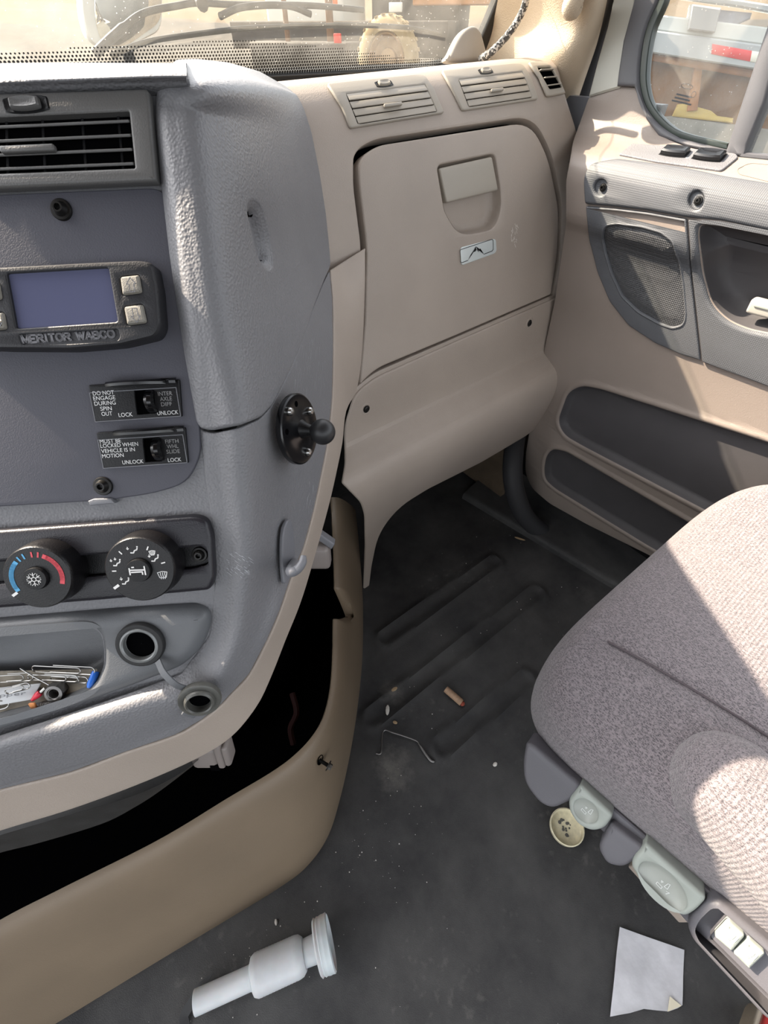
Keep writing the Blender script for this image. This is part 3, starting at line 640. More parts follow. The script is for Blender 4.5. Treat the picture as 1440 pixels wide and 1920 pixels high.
i_sp = door.part('speaker_panel', mb, m_doord, label='dark lower panel round the speaker mesh')
def hexes(m, nt, nd, lk, b, co):
    v = nd.new('ShaderNodeTexVoronoi'); v.feature = 'DISTANCE_TO_EDGE'; v.inputs['Scale'].default_value = 60; v.inputs['Randomness'].default_value = .5; lk.new(co, v.inputs['Vector'])
    r = nd.new('ShaderNodeValToRGB'); r.color_ramp.elements[0].position = .02; r.color_ramp.elements[0].color = (.088, .09, .095, 1); r.color_ramp.elements[1].position = .05; r.color_ramp.elements[1].color = (.075, .077, .082, 1)
    lk.new(v.outputs['Distance'], r.inputs['Fac']); lk.new(r.outputs['Color'], b.inputs['Base Color'])
m_mesh = mat('dark_speaker_mesh', (74, 75, 80), .5, metal=.2, bump=[('dots', 300, .9, .0016)], extra=hexes)
mb = MB().plate(DR, dens(gr, 10), [(.0005, .002), (.008, .0035), (.02, .005)], cut=(.03, .02)); door.part('speaker_grille', mb, m_mesh, label='perforated mesh with a faint honeycomb behind')
pul_o = rnd([(1293, 411, 3), (1355, 418), (1440, 435), (1620, 482), (1620, 800), (1440, 722), (1319, 677, 3), (1300, 510)], 6)
mb = MB().plate(DR, dens(pul_o, 12), bp(.006, .003, -.002), holes=[cup], hprof=[(0, -.004), (.001, .001), (.003, .004), (.006, .0058), (.008, .006)], cut=(.06, .02))
i_pl = door.part('pull_panel', mb, m_doord, label='dark panel round the hand hollow')
mb = MB().plate(DR, cup, [(-.001, .0), (.002, -.012), (.006, -.026), (.013, -.036), (.022, -.041)], cut=(.06, .03)); door.part('hand_hollow', mb, m_doorp, i_pl)
O, e, f, n, L = DR.frame(1400, 575, 1480, 596); O = O-n*.012
mb = MB(); mb.box(O+e*.07, e*.07, f*.0125, n*.009, .005); i_h = door.part('release_handle', mb, mat('pale_handle_plastic', (172, 168, 160), .4), label='pale door release lever in the hollow')
mb = MB(); mb.box(O+e*.075+f*.004+n*.0095, e*.066, f*.0022, n*.0012, .001); door.part('rib', mb, m_lever, i_h)
# switch plate on the ledge
swp = rnd([(1160, 292, 3), (1185, 271, 5), (1270, 278), (1378, 290, 6), (1384, 297, 6), (1352, 323, 5), (1230, 306)], 4)
mb = MB().plate(DR, dens(swp, 10), bp(.003, .0015, -.002), cut=(.05, .008)); i_w = door.part('switch_plate', mb, m_dark, label='dark plate with two rocker switches')
for q, rx in (((1264, 291), 24), ((1328, 298), 27)):
    O, e, f, n, L = DR.frame(*q, q[0]+30, q[1]+3.5)
    r = abs(DR.frame(*q, q[0]+rx, q[1]+rx*.12)[4]); 
    def so(a, b, k): return [O+e*(max(-a, min(a, a*1.6*cos(w)))) + f*b*sin(w)+n*k for w in np.linspace(0, 2*pi, 28, endpoint=False)]
    m2 = MB(); m2.grid(np.array(so(r*1.04, r*.62, .003)+so(r*1.02, r*.58, .0045)), 28, 2, True); m2.f.append(tuple(range(28, 56))); i_b = door.part('switch_surround', m2, m_black, i_w)
    m2 = MB(); m2.grid(np.array(so(r*.96, r*.5, .004)+so(r*.94, r*.48, .010)+so(r*.82, r*.36, .012)+so(r*.5, r*.2, .0105)), 28, 4, True); m2.f.append(tuple(range(84, 112))); door.part('rocker_switch', m2, m_gloss, i_w, label='glossy black rocker')
    m2 = MB(); strokes(m2, (O+e*r*1.12-f*r*.5, e, f, n), [[(0, 0), (.004, 0)], [(0, .002), (.004, .002)]], .0008, .0034); door.part('marking', m2, m_white, i_w)
# cup / grab hollow of the ledge seen at the frame's edge
mb = MB().plate(DR, dens(rnd([(1382, 318, 6), (1405, 306, 10), (1440, 309), (1560, 328), (1560, 360), (1440, 341), (1385, 327, 4)], 6), 8), [(0, .0006), (.002, -.006), (.006, -.014), (.012, -.017)]); door.part('ledge_hollow', mb, m_door)
# painted jamb, window frame, glass run, divider bar
GX = plane((1.075, 0, 1.1), (0, -1, 0), (.10, 0, 1))
m_jamb = mat('off_white_cab_paint', (180, 179, 170), .35)
jambp = [(1157, -30), (1197, -30), (1185, 60), (1172, 110), (1163, 165), (1104, 182), (1120, 120), (1140, 50)]
mb = MB().plate(GX, dens(rnd(jambp, 3), 20), [(0, -.05), (0, .0), (.003, .003)]); door.part('painted_jamb', mb, m_jamb)
fr_o = [(1193, -60), (1193, 0), (1172, 78), (1163, 136), (1160, 162), (1192, 163), (1202, 190), (1215, 225), (1238, 255), (1290, 276), (1370, 292), (1460, 300), (1640, 318), (1640, -60)]
gl_h = [(1262, -40), (1238, 0), (1218, 39), (1207, 88), (1202, 136), (1204, 165), (1212, 197), (1238, 234), (1277, 259), (1362, 279), (1366, 240), (1450, -40)]
gl_h = spl([(1250, -40), (1238, 0), (1218, 45), (1207, 88), (1202, 136), (1204, 168), (1214, 200), (1238, 232), (1277, 258)], 3, False)+[(1364, 279), (1400, 170), (1460, -10), (1460, -40)]
gl_h2 = [(1472, -40), (1472, 60), (1440, 190), (1401, 285), (1640, 306), (1640, -40)]
mb = MB().plate(GX, dens(fr_o, 12), bp(.008, .004, -.03), holes=[dens(gl_h, 10), dens(gl_h2, 14)], hprof=[(0, -.02), (.0005, .003), (.003, .0065), (.006, .008)])
i_f = door.part('window_frame', mb, mat('charcoal_window_frame', (84, 84, 88), .5, bump=FINE), label='charcoal window frame with an upright divider bar')
def band(o, d, k=None):
    P = np.array(o, float); n_ = len(P); T = np.gradient(P, axis=0); Nn = np.stack([-T[:, 1], T[:, 0]], 1); Nn /= np.linalg.norm(Nn, axis=1, keepdims=True)
    return [tuple(x) for x in P]+[tuple(x) for x in (P+Nn*d)[::-1]]
run = spl([(1246, -40), (1236, 0), (1216, 45), (1206, 88), (1201, 136), (1203, 168), (1213, 201), (1238, 234), (1277, 260), (1364, 281)], 3, False)
mb = MB().plate(GX, band(run, -13), bp(.004, .002, -.012)); door.part('glass_run', mb, mat('dark_green_black_rubber', (44, 52, 48), .35), i_f, label='shiny black rubber glass channel')
def glass(name, dust_haze=.16, tint=(.93, .97, .95), sc=60):  # dust film, thickened to put haze over the view outside
    m = bpy.data.materials.new(name); m.use_nodes = True; nt = m.node_tree; nd = nt.nodes; lk = nt.links; nd.remove(nd['Principled BSDF']); out = nd['Material Output']
    tr = nd.new('ShaderNodeBsdfTransparent'); tr.inputs[0].default_value = (*tint, 1); gl = nd.new('ShaderNodeBsdfGlossy'); gl.inputs['Roughness'].default_value = .03
    fr = nd.new('ShaderNodeFresnel'); fr.inputs['IOR'].default_value = 1.3; m1 = nd.new('ShaderNodeMixShader'); lk.new(fr.outputs[0], m1.inputs[0]); lk.new(tr.outputs[0], m1.inputs[1]); lk.new(gl.outputs[0], m1.inputs[2])
    df = nd.new('ShaderNodeBsdfTranslucent'); df.inputs[0].default_value = (.80, .78, .72, 1); d2 = nd.new('ShaderNodeBsdfDiffuse'); d2.inputs[0].default_value = (.80, .78, .72, 1)
    m3 = nd.new('ShaderNodeMixShader'); m3.inputs[0].default_value = .5; lk.new(df.outputs[0], m3.inputs[1]); lk.new(d2.outputs[0], m3.inputs[2])
    tc = nd.new('ShaderNodeTexCoord')
    n = nd.new('ShaderNodeTexNoise'); n.inputs['Scale'].default_value = 9; n.inputs['Detail'].default_value = 8; n.inputs['Roughness'].default_value = .7; lk.new(tc.outputs['Object'], n.inputs['Vector'])
    v = nd.new('ShaderNodeTexVoronoi'); v.inputs['Scale'].default_value = sc; lk.new(tc.outputs['Object'], v.inputs['Vector'])
    v2 = nd.new('ShaderNodeMapRange'); v2.inputs['From Min'].default_value = .10; v2.inputs['From Max'].default_value = .16; v2.inputs['To Min'].default_value = .55; v2.inputs['To Max'].default_value = 0; lk.new(v.outputs['Distance'], v2.inputs['Value'])
    gt = nd.new('ShaderNodeMath'); gt.operation = 'GREATER_THAN'; gt.inputs[1].default_value = .72
    sx = nd.new('ShaderNodeSeparateColor'); lk.new(v.outputs['Color'], sx.inputs[0]); lk.new(sx.outputs[0], gt.inputs[0])
    sp = nd.new('ShaderNodeMath'); sp.operation = 'MULTIPLY'; lk.new(v2.outputs[0], sp.inputs[0]); lk.new(gt.outputs[0], sp.inputs[1])
    mr = nd.new('ShaderNodeMapRange'); mr.inputs['From Min'].default_value = .35; mr.inputs['From Max'].default_value = .75; mr.inputs['To Min'].default_value = dust_haze*.5; mr.inputs['To Max'].default_value = dust_haze*1.6; lk.new(n.outputs['Fac'], mr.inputs['Value'])
    ad = nd.new('ShaderNodeMath'); ad.operation = 'ADD'; ad.use_clamp = True; lk.new(mr.outputs[0], ad.inputs[0]); lk.new(sp.outputs[0], ad.inputs[1])
    m2 = nd.new('ShaderNodeMixShader'); lk.new(ad.outputs[0], m2.inputs[0]); lk.new(m1.outputs[0], m2.inputs[1]); lk.new(m3.outputs[0], m2.inputs[2]); lk.new(m2.outputs[0], out.inputs[0]); return m
m_glass = glass('dusty_window_glass', .18, sc=210)
mb = MB().plate(GX, dens([(1225, -80), (1190, 100), (1195, 180), (1240, 250), (1300, 275), (1650, 310), (1650, -80)], 30), [(0, -.012), (0, -.008)])
door.part('pane', mb, m_glass)
mb = MB(); O, e, f, n, L = GX.frame(1292, 196, 1254, 187, h=-.007); k = L/40
def rowdash(y, w, x0=0): return [[((x0+i)*k, y*k), ((x0+i+1.6+random.random())*k, y*k)] for i in np.arange(0, w, 3.2)]
strokes(mb, (O, e, f, n), rowdash(0, 36)+rowdash(-4.5, 28, 6)+rowdash(-9, 28, 6), 2.2*k, 0)
strokes(mb, (O, e, f, n), [[((4+4*cos(w))*k, (-13+4*sin(w))*k) for w in np.linspace(0, 2*pi, 16)], [((22+11*cos(w))*k, (-21+3*sin(w))*k) for w in np.linspace(0, 2*pi, 20)]], .7*k, 0)
door.part('etched_mark', mb, mat('dark_etching', (70, 72, 74), .7), label='small dark maker stamp in the lower corner of the glass, too faint to read')
door.done()

mb = MB(); mb.poly([(-1.15, .60, 1.78), (1.12, .60, 1.78), (1.12, -1.5, 1.85), (-1.15, -1.5, 1.85)], (0, 0, -1), .03)
t = struct('ceiling', 'beige headliner over the cab'); t.part('headliner', mb, m_trim); t.done(single=True)
# ------------------------------------------------------------------ A PILLAR, DOOR SEAL
AG = [[at(944, -60, y=.90), at(1000, -60, y=.82), at(1070, -60, y=.72), at(1125, -60, y=.66), at(1150, -60, y=.68)],
      [at(925, 40, y=.96), at(985, 40, y=.87), at(1050, 40, y=.76), at(1105, 40, y=.70), at(1130, 40, y=.725)],
      [at(905, 100, y=.99), at(965, 105, y=.90), at(1020, 110, y=.79), at(1078, 120, y=.725), at(1108, 130, y=.76)],
      [at(885, 190, y=1.0), at(950, 200, y=.92), at(1005, 210, y=.82), at(1062, 230, y=.78), at(1090, 240, y=.82)]]
AP = patch(AG, (40, 40))
A, B = np.meshgrid(np.linspace(0, 4, 41), np.linspace(0, 3, 31)); mb = MB().grid(AP.fn(np.stack([A.ravel(), B.ravel()], -1)), 41, 31)
t = struct('trim_1', 'beige grained cover of the right windshield pillar'); t.part('pillar_cover', mb, m_trim)
# grab handle end
O = AP.pt(1082, 4); n = AP.N(AP.inv([(1082, 4)]))[0]
mb = MB(); up = nrm(np.array([.12, -.5, 1.0])); pts = [O+n*.03+up*.25, O+n*.034+up*.12, O+n*.032+up*.04, O+n*.024+up*.012, O+n*.004+up*.0]
mb.tube(crom(pts, np.linspace(0, 4, 17)), [.016]*13+[.0165, .0175, .017, .015], 14); t.part('grab_handle', mb, m_trim); t.done()
mb = MB(); path = [at(1142, -80, y=.70), at(1138, 0, y=.73), at(1112, 90, y=.76), at(1086, 190, y=.775), at(1082, 280, y=.775), at(1080, 420, y=.77), at(1050, 640, y=.70), at(980, 780, y=.64), at(962, 860, y=.56), at(968, 930, y=.50), at(1000, 985, y=.44), at(1080, 1035, y=.34)]
mb.tube(crom(path, np.linspace(0, len(path)-1, 90)), [.017+.012*min(1, i/50) for i in range(90)], 12); t = struct('trim_2', 'black rubber door seal running down the door opening'); t.part('seal', mb, mat('soft_black_seal', (52, 52, 54), .6, spec=.3))
P = crom(path, np.linspace(0, len(path)-1, 90)); mb = MB(); mb.tube(P+np.array([-.010, -.014, .006]), .006, 8); t.part('seal_lip', mb, m_rubber); t.done()

# ------------------------------------------------------------------ WINDSHIELD
WV = nrm(np.array([0, -.55, 1.0])); W0 = np.array([0, 1.0, 1.06]); WS = plane(W0, (1, 0, 0), WV)
ws_o = [(-300, 130), (0, 128), (400, 142), (620, 136), (800, 128), (865, 114), (905, 68), (934, 0), (960, -140), (-300, -140)]
win = struct('window_1', 'dusty windshield with a dotted black border along its base')
mb = MB().plate(WS, dens(ws_o, 40), [(0, -.006), (0, 0)]); win.part('pane', mb, glass('dusty_windshield_glass', .10, (.95, .97, .94), 230), sharp=30)
mb = MB().plate(WS, dens([(440, 140), (620, 132), (800, 126), (862, 110), (902, 66), (930, 0), (950, -140), (975, -140), (952, 0), (925, 70), (895, 130), (800, 150), (620, 160), (430, 165)], 20), bp(.006, .003, -.012)); win.part('black_border', mb, mat('black_glass_border', (30, 30, 30), .4))
mb = MB()
rng = random.Random(3); st = .0052
x0, x1 = WS.inv([(-200, 120)])[0][0], WS.inv([(880, 100)])[0][0]
top = [(-200, 96), (0, 97), (150, 88), (240, 82), (330, 80), (440, 72), (640, 90), (760, 108), (850, 104), (895, 70), (925, 0)]
ab_top = WS.inv(dens(top, 20, False)); ab_bot = WS.inv(dens([(-200, 132), (0, 130), (400, 144), (620, 138), (800, 130), (868, 114), (910, 66), (938, 0)], 20, False))
ot = np.argsort(ab_top[:, 0]); ob = np.argsort(ab_bot[:, 0])
row = 0; b = ab_bot[:, 1].min()
while b < ab_top[:, 1].max()+.002:
    a = x0+(st/2 if row % 2 else 0)
    while a < x1:
        lo = np.interp(a, ab_bot[ob, 0], ab_bot[ob, 1]); hi = np.interp(a, ab_top[ot, 0], ab_top[ot, 1])
        if lo < b < hi:
            f_ = (hi-b)/max(hi-lo, 1e-4); r = st*(.22+.30*f_)
            P = WS.P(np.array([[a+r*cos(w), b+r*sin(w)] for w in np.linspace(0, 2*pi, 7)[:-1]]), .001); mb.add(P, [tuple(range(6))])
        a += st
    b += st*.866; row += 1
win.part('dot_band', mb, MATS['black_glass_border'], kind='stuff', label='band of fading black dots printed along the glass base')
win.done()

# ================================================================== THINGS FIXED TO THE DASH
def lerp(a, b, t): return tuple(np.array(a, float)+(np.array(b, float)-np.array(a, float))*t)
def air_vent(name, label, S, bez, op, ns, m, tab, wheel, ref=0, h=.0044, base=.0008, slim=False, group=None, fins=()):
    t = Thing(name, label, 'vent', group)
    TL, TR, BR, BL = op
    mb = MB().plate(S, dens(rnd(bez, 5), 8), bp(h, .0025, base), holes=[dens(rnd(op, 3), 6)], hprof=[(0, base), (0, h-.001), (.0008, h-.0002), (.0016, h)], cut=(.06, .018) if S is PD else None, ref=ref)
    ib = t.part('bezel', mb, m)
    k = .0008
    mb = MB().plate(S, dens(rnd([lerp(TL, BR, -.01), lerp(TR, BL, -.01), lerp(BR, TL, -.01), lerp(BL, TR, -.01)], 3), 8), [(0, base), (0, base+.0004)], cut=(.06, .018) if S is PD else None, ref=ref)
    t.part('duct_mouth', mb, m_void)
    for i in range(ns):
        u = (i+.5)/ns; a = lerp(TL, BL, u); b = lerp(TR, BR, u); O, e, f, n, L = S.frame(*a, *b, ref=ref)
        up = S.frame(*lerp(TL, BL, i/ns), *lerp(TL, BL, (i+1)/ns))[4]
        O = O+e*L/2; tl = radians(-62 if slim else -9); hw = up*(.34 if slim else .47)
        d = f*cos(tl)+n*sin(tl); q = np.cross(e, d)
        if slim: Oc = O+n*(base+.0030); hw = min(hw, .0042)
        else: Oc = O+n*(base+.0028)
        mb = MB(); mb.box(Oc, e*(L/2-.0012), d*hw, q*.0009, .0006); ii = t.part('slat', mb, m)
        if tab and tab[0] == i:
            c = tab[1]; w = tab[2]; mb = MB(); mb.box(O-e*L/2+e*L*c+n*(base+.0070)+f*.0006, e*w*.5, f*.0022, n*.0024, .0012); t.part('tab', mb, m, ii)
    for u in fins:
        a, b = lerp(TL, TR, u), lerp(BL, BR, u); O, e, f, n, L = S.frame(*a, *b, ref=ref)
        mb = MB(); mb.box(O+e*L/2+n*(base+.0009), e*L/2, f*.0008, n*.0005); t.part('fin', mb, m_black)
    if wheel:
        O, e, f, n, L = S.frame(wheel[0]-wheel[2]/2, wheel[1]+wheel[3], wheel[0]+wheel[2]/2, wheel[1]-wheel[3], ref=ref)
        c = O+e*L/2
        def ov(a, b, k): return [c+e*max(-a*.92, min(a*.92, a*1.25*cos(w)))+f*b*sin(w)+n*k for w in np.linspace(0, 2*pi, 24, endpoint=False)]
        mb = MB(); mb.grid(np.array(ov(L*.5, L*.17, h+.0002)+ov(L*.47, L*.15, h+.0008)+ov(L*.40, L*.11, h+.0003)), 24, 3, True); mb.f.append(tuple(range(48, 72))); iw = t.part('slider_well', mb, m_black)
        mb = MB(); mb.grid(np.array(ov(L*.33, L*.13, h+.0004)+ov(L*.32, L*.12, h+.003)+ov(L*.28, L*.09, h+.004)+ov(L*.14, L*.05, h+.0032)), 24, 4, True); mb.f.append(tuple(range(72, 96))); t.part('slider', mb, m)
    t.done(); return t
air_vent('air_vent', 'wide charcoal vent above the slate switch panel, its slats open', PN, [(-120, 181), (0, 175), (274, 166, 6), (279, 171), (294, 338, 6), (292, 340), (0, 353), (-120, 359)],
         [(-100, 225), (243, 209), (254, 316), (-100, 330)], 4, m_bezel, (2, .44, .036), (51, 198, 92, 3), h=.012, base=.0052, slim=True, ref=.011, fins=(.1, .3, .5, .72, .92), group='dash air vents')
air_vent('air_vent', 'taupe vent nearest the charcoal cowl, above the glovebox', PD, [(612, 161, 5), (793, 142, 12), (812, 170), (831, 214, 5), (655, 243, 5), (640, 205)],
         [(647, 180), (795, 162), (817, 212), (669, 236)], 4, m_ventt, (2, .46, .035), (718, 163, 34, 2), group='dash air vents')
air_vent('air_vent', 'middle taupe vent of the passenger side, beside the small side vent', PD, [(826, 136, 5), (977, 121, 12), (994, 150), (1007, 188, 5), (865, 210, 5), (848, 175)],
         [(857, 153), (977, 138), (995, 185), (876, 203)], 4, m_ventt, (2, .46, .03), (908, 139, 27, 1.6), group='dash air vents')
air_vent('air_vent', 'small narrow taupe vent at the door end of the dash', PD, [(988, 122, 3), (1015, 121, 6), (1035, 130, 10), (1057, 178, 4), (1022, 184, 5), (1008, 150)],
         [(1003, 131), (1029, 130), (1050, 167), (1026, 171)], 3, m_ventt, None, None, slim=True, base=.0026, h=.006, group='dash air vents')

# ------------------------------------------------------------------ driver display
B0 = .0037
t = Thing('driver_display', 'black driver information display with a blank screen and rubber buttons', 'display')
hs_o = [(-120, 505), (0, 500), (150, 492), (262, 487, 18), (286, 492, 18), (296, 540), (302, 612, 22), (292, 632, 18), (225, 648), (130, 656), (0, 655), (-120, 650)]
scr = [(13, 513, 5), (204, 502, 5), (222, 604, 6), (32, 617, 5)]
badge = [(36, 628, 4), (222, 618, 4), (226, 632, 5), (220, 640, 5), (45, 649, 6)]
btn = [[(225, 519, 6), (262, 515, 6), (268, 550, 6), (230, 555, 6)], [(232, 575, 6), (269, 570, 6), (277, 606, 6), (239, 611, 6)], [(-36, 531, 6), (0, 528, 6), (6, 562, 6), (-30, 567, 6)], [(-28, 588, 6), (9, 585, 6), (15, 618, 6), (-22, 622, 6)]]
mb = MB().plate(PN, dens(rnd(hs_o, 8, 6), 12), [(0, B0), (0, .0160), (.0006, .0180), (.0016, .0192), (.0032, .0195)], holes=[rnd(scr), rnd(badge)]+[rnd(b, 5) for b in btn], hprof=[(0, .012), (0, .0188), (.0006, .0194), (.001, .0195)], ref=.0185)
t.part('housing', mb, mat('charcoal_display_housing', (42, 42, 45), .45, bump=FINE, spec=.4))
mb = MB().plate(PN, rnd(scr), [(-.0003, .015), (0, .0168)], ref=.0185)
def scr_x(m, nt, nd, lk, b, co):
    pass
t.part('screen', mb, mat('dark_blank_screen', (92, 95, 122), .10, spec=.7, bump=[('noise', 50, .03, .001)]), label='blank dusty dark screen, bluish reflection put into its colour')  # base colour lightened and blued in place of a reflection
mb = MB().plate(PN, rnd(badge), [(-.0003, .015), (0, .0178)], ref=.0185); i_bd = t.part('badge', mb, mat('charcoal_badge', (52, 52, 55), .5, bump=FINE))
# wide slab-serif capitals, raised
SER = {'M': [[(0, 0), (0, 1)], [(0, 1), (.5, .15)], [(.5, .15), (1, 1)], [(1, 1), (1, 0)]], 'E': [[(0, 0), (0, 1)], [(0, 1), (.85, 1)], [(0, .5), (.65, .5)], [(0, 0), (.85, 0)]],
       'R': [[(0, 0), (0, 1)], [(0, 1), (.6, 1), (.85, .88), (.85, .65), (.6, .5), (0, .5)], [(.45, .5), (.9, 0)]], 'I': [[(.2, 0), (.2, 1)]], 'T': [[(.45, 0), (.45, 1)], [(0, 1), (.9, 1)]],
       'O': [[(.5 + .5*cos(w), .5+.5*sin(w)) for w in np.linspace(0, 2*pi, 15)]], 'W': [[(0, 1), (.3, 0)], [(.3, 0), (.6, .9)], [(.6, .9), (.9, 0)], [(.9, 0), (1.2, 1)]],
       'A': [[(0, 0), (.45, 1)], [(.45, 1), (.9, 0)], [(.2, .35), (.7, .35)]], 'B': [[(0, 0), (0, 1)], [(0, 1), (.6, 1), (.8, .85), (.8, .65), (.6, .52), (0, .52)], [(.6, .52), (.88, .38), (.88, .15), (.65, 0), (0, 0)]],
       'C': [[(.5+.45*cos(w), .5+.5*sin(w)) for w in np.linspace(.7, 2*pi-.7, 13)]]}
FEET = {'M': [0, 1], 'E': [0], 'R': [0, .9], 'I': [.2], 'T': [.45], 'A': [0, .9], 'B': [0]}
HEAD = {'M': [0, 1], 'E': [0], 'R': [0], 'I': [.2], 'W': [0, 1.2], 'B': [0]}
WID = {'M': 1, 'E': .85, 'R': .9, 'I': .4, 'T': .9, 'O': 1, 'W': 1.2, 'A': .9, 'B': .88, 'C': .95}
word = 'MERITOR WABCO'; tot = sum(WID.get(c, .55)+.26 for c in word)
O, e, f, n, L = PN.frame(43, 643, 218, 632, ref=.0188); kx = L/tot; ky = .0050; x = 0; mb = MB()
for ch in word:
    for sg in SER.get(ch, []): strokes(mb, (O, e, f, n), [[(x+px_*kx, py_*ky) for px_, py_ in sg]], .0015, .0188)
    for fx in FEET.get(ch, []): strokes(mb, (O, e, f, n), [[(x+(fx-.15)*kx, 0), (x+(fx+.15)*kx, 0)]], .0009, .0188)
    for fx in HEAD.get(ch, []): strokes(mb, (O, e, f, n), [[(x+(fx-.15)*kx, ky), (x+(fx+.15)*kx, ky)]], .0009, .0188)
    x += (WID.get(ch, .55)+.26)*kx
t.part('lettering', mb, mat('raised_grey_lettering', (112, 112, 116), .4), i_bd)
m_clipp = mat('warm_grey_clip_plastic', (128, 120, 116), .4)
m_btn = mat('worn_grey_rubber_button', (134, 130, 122), .6, bump=FINE, var=(200, .12))
for i, b in enumerate(btn):
    mb = MB().plate(PN, rnd(b, 5), [(.0003, .013), (.0003, .0195), (.0012, .021), (.0025, .0214)], ref=.0195); ib = t.part('button', mb, m_btn)
    c = np.mean([q[:2] for q in b], 0); O, e, f, n, L = PN.frame(c[0], c[1], c[0]+20, c[1]-1.4, ref=.0218); s_ = 1 if i % 2 == 0 else -1; u = .0017
    mb = MB(); strokes(mb, (O, e, f, n), [[(-2*u, .5*u*s_), (0, 3*u*s_), (2*u, .5*u*s_), (u, .5*u*s_), (u, -2.6*u*s_), (-u, -2.6*u*s_), (-u, .5*u*s_), (-2*u, .5*u*s_)]], .0006, .0218); t.part('arrow', mb, m_dark_smooth, ib)
t.done()

# ------------------------------------------------------------------ two air-valve switches
def valve(name, label, pl, guard, slot, lev, rows):
    t = Thing(name, label, 'switch')
    mb = MB().plate(PN, dens(rnd(pl, 3), 20), bp(.0062, .0012, B0), holes=[rnd(slot, 2)], hprof=[(0, B0), (.0002, .0058), (.0006, .0062)], ref=.0062); ip = t.part('plate', mb, m_black)
    q = [lerp(p, np.mean([x[:2] for x in pl], 0), .025) for p in pl]
    O, e, f, n, L = PN.frame(*q[3][:2], *q[2][:2], ref=.0062); W = PN.frame(*q[3][:2], *q[0][:2], ref=.0062)[4]
    mb = MB(); strokes(mb, (O, e, f, n), [[(0, 0), (L, 0), (L, W*.80), (0, W*.80), (0, 0)]], .0006, .0064); t.part('border', mb, m_dark_smooth, ip)
    mb = MB().plate(PN, rnd(slot, 2), [(-.0002, B0+.0002), (0, B0+.0004)], ref=.0062); t.part('slot', mb, m_void, ip)
    O, e, f, n, L = PN.frame(*guard[0], *guard[1], ref=.0062); mb = MB(); P = []
    for u in np.linspace(0, 1, 13):
        dp = .0125*(sin(pi*min(1, u*1.15+.12))**.45 if u < .88 else max(.25, (1-u)*5)); c = O+e*L*u
        P += [c+n*.0063-f*.0012, c+n*(.0063+dp)-f*.0022, c+n*(.0066+dp)-f*.0002, c+n*(.0055+dp*.9)+f*.0014, c+n*.0063+f*.0022]
    mb.grid(np.array(P), 5, 13); mb.f += [tuple(range(5)), tuple(range(60, 65))]; t.part('guard', mb, m_gloss)
    a = lev; O, e, f, n, L = PN.frame(a[0], a[1], a[0]+20, a[1]-1.2, ref=.0062); _, e2, f2, n2, L2 = PN.frame(a[0], a[1], a[2], a[3], ref=.0062)
    mb = MB(); P = []
    for u in np.linspace(0, 1, 11):
        c = O-f*L2*u; hgt = .0062+.011*sin(pi*u)**.6
        for v, k in ((-1, .55), (-.75, .9), (0, 1), (.75, .9), (1, .55)): P.append(c+e*.0034*v+n*(.0030+(hgt-.003)*k))
    mb.grid(np.array(P), 5, 11); t.part('lever', mb, m_gloss)
    mb = MB(); mb2 = MB()
    for (x0, y0, x1, y1, s_, bright) in rows: text(mb if bright else mb2, PN, (x0, y0), (x1, y1), s_, h=.0064, ht=.0031)
    t.part('lettering', mb, m_white, ip, label='white lettering'); t.part('lettering', mb2, m_grey_print, ip, label='dimmer grey lettering'); t.done()
def rowpx(zx0, zx1, zy, oy=480, sl=-.06): return (zx0/3, oy+zy/3+3.3, zx1/3, oy+zy/3+3.3+(zx1-zx0)/3*sl)
valve('valve_switch', 'black axle lock switch plate, the upper of the two on the slate panel', [(165, 722), (336, 711), (341, 781), (177, 792)], ((206, 721), (331, 713)), [(252, 733), (287, 731), (292, 774), (257, 777)], (281, 731, 286, 775),
      [rowpx(524, 643, 775)+('DO NOT', 1), rowpx(527, 650, 803)+('ENGAGE', 1), rowpx(533, 652, 832)+('DURING', 1), rowpx(566, 630, 861)+('SPIN', 1), rowpx(573, 633, 890)+('OUT', 1), rowpx(669, 747, 896)+('LOCK', 1),
       rowpx(890, 970, 777)+('INTER', 0), rowpx(902, 968, 806)+('AXLE', 0), rowpx(908, 968, 836)+('DIFF', 0), rowpx(886, 1004, 886)+('UNLOCK', 1)])
valve('valve_switch', 'black fifth wheel slide switch plate, the lower of the two above the panel screw', [(180, 811), (347, 801), (353, 868), (192, 879)], ((220, 811), (346, 803)), [(268, 823), (299, 821), (304, 864), (272, 866)], (294, 821, 300, 864),
      [rowpx(563, 682, 1045)+('MUST BE', 1), rowpx(567, 778, 1070)+('LOCKED WHEN', 1), rowpx(571, 760, 1099)+('VEHICLE IS IN', 1), rowpx(576, 697, 1127)+('MOTION', 1), rowpx(690, 808, 1162)+('UNLOCK', 1),
       rowpx(931, 1005, 1045)+('FIFTH', 0), rowpx(940, 1004, 1073)+('WHL', 0), rowpx(938, 1013, 1102)+('SLIDE', 0), rowpx(946, 1021, 1149)+('LOCK', 1)])

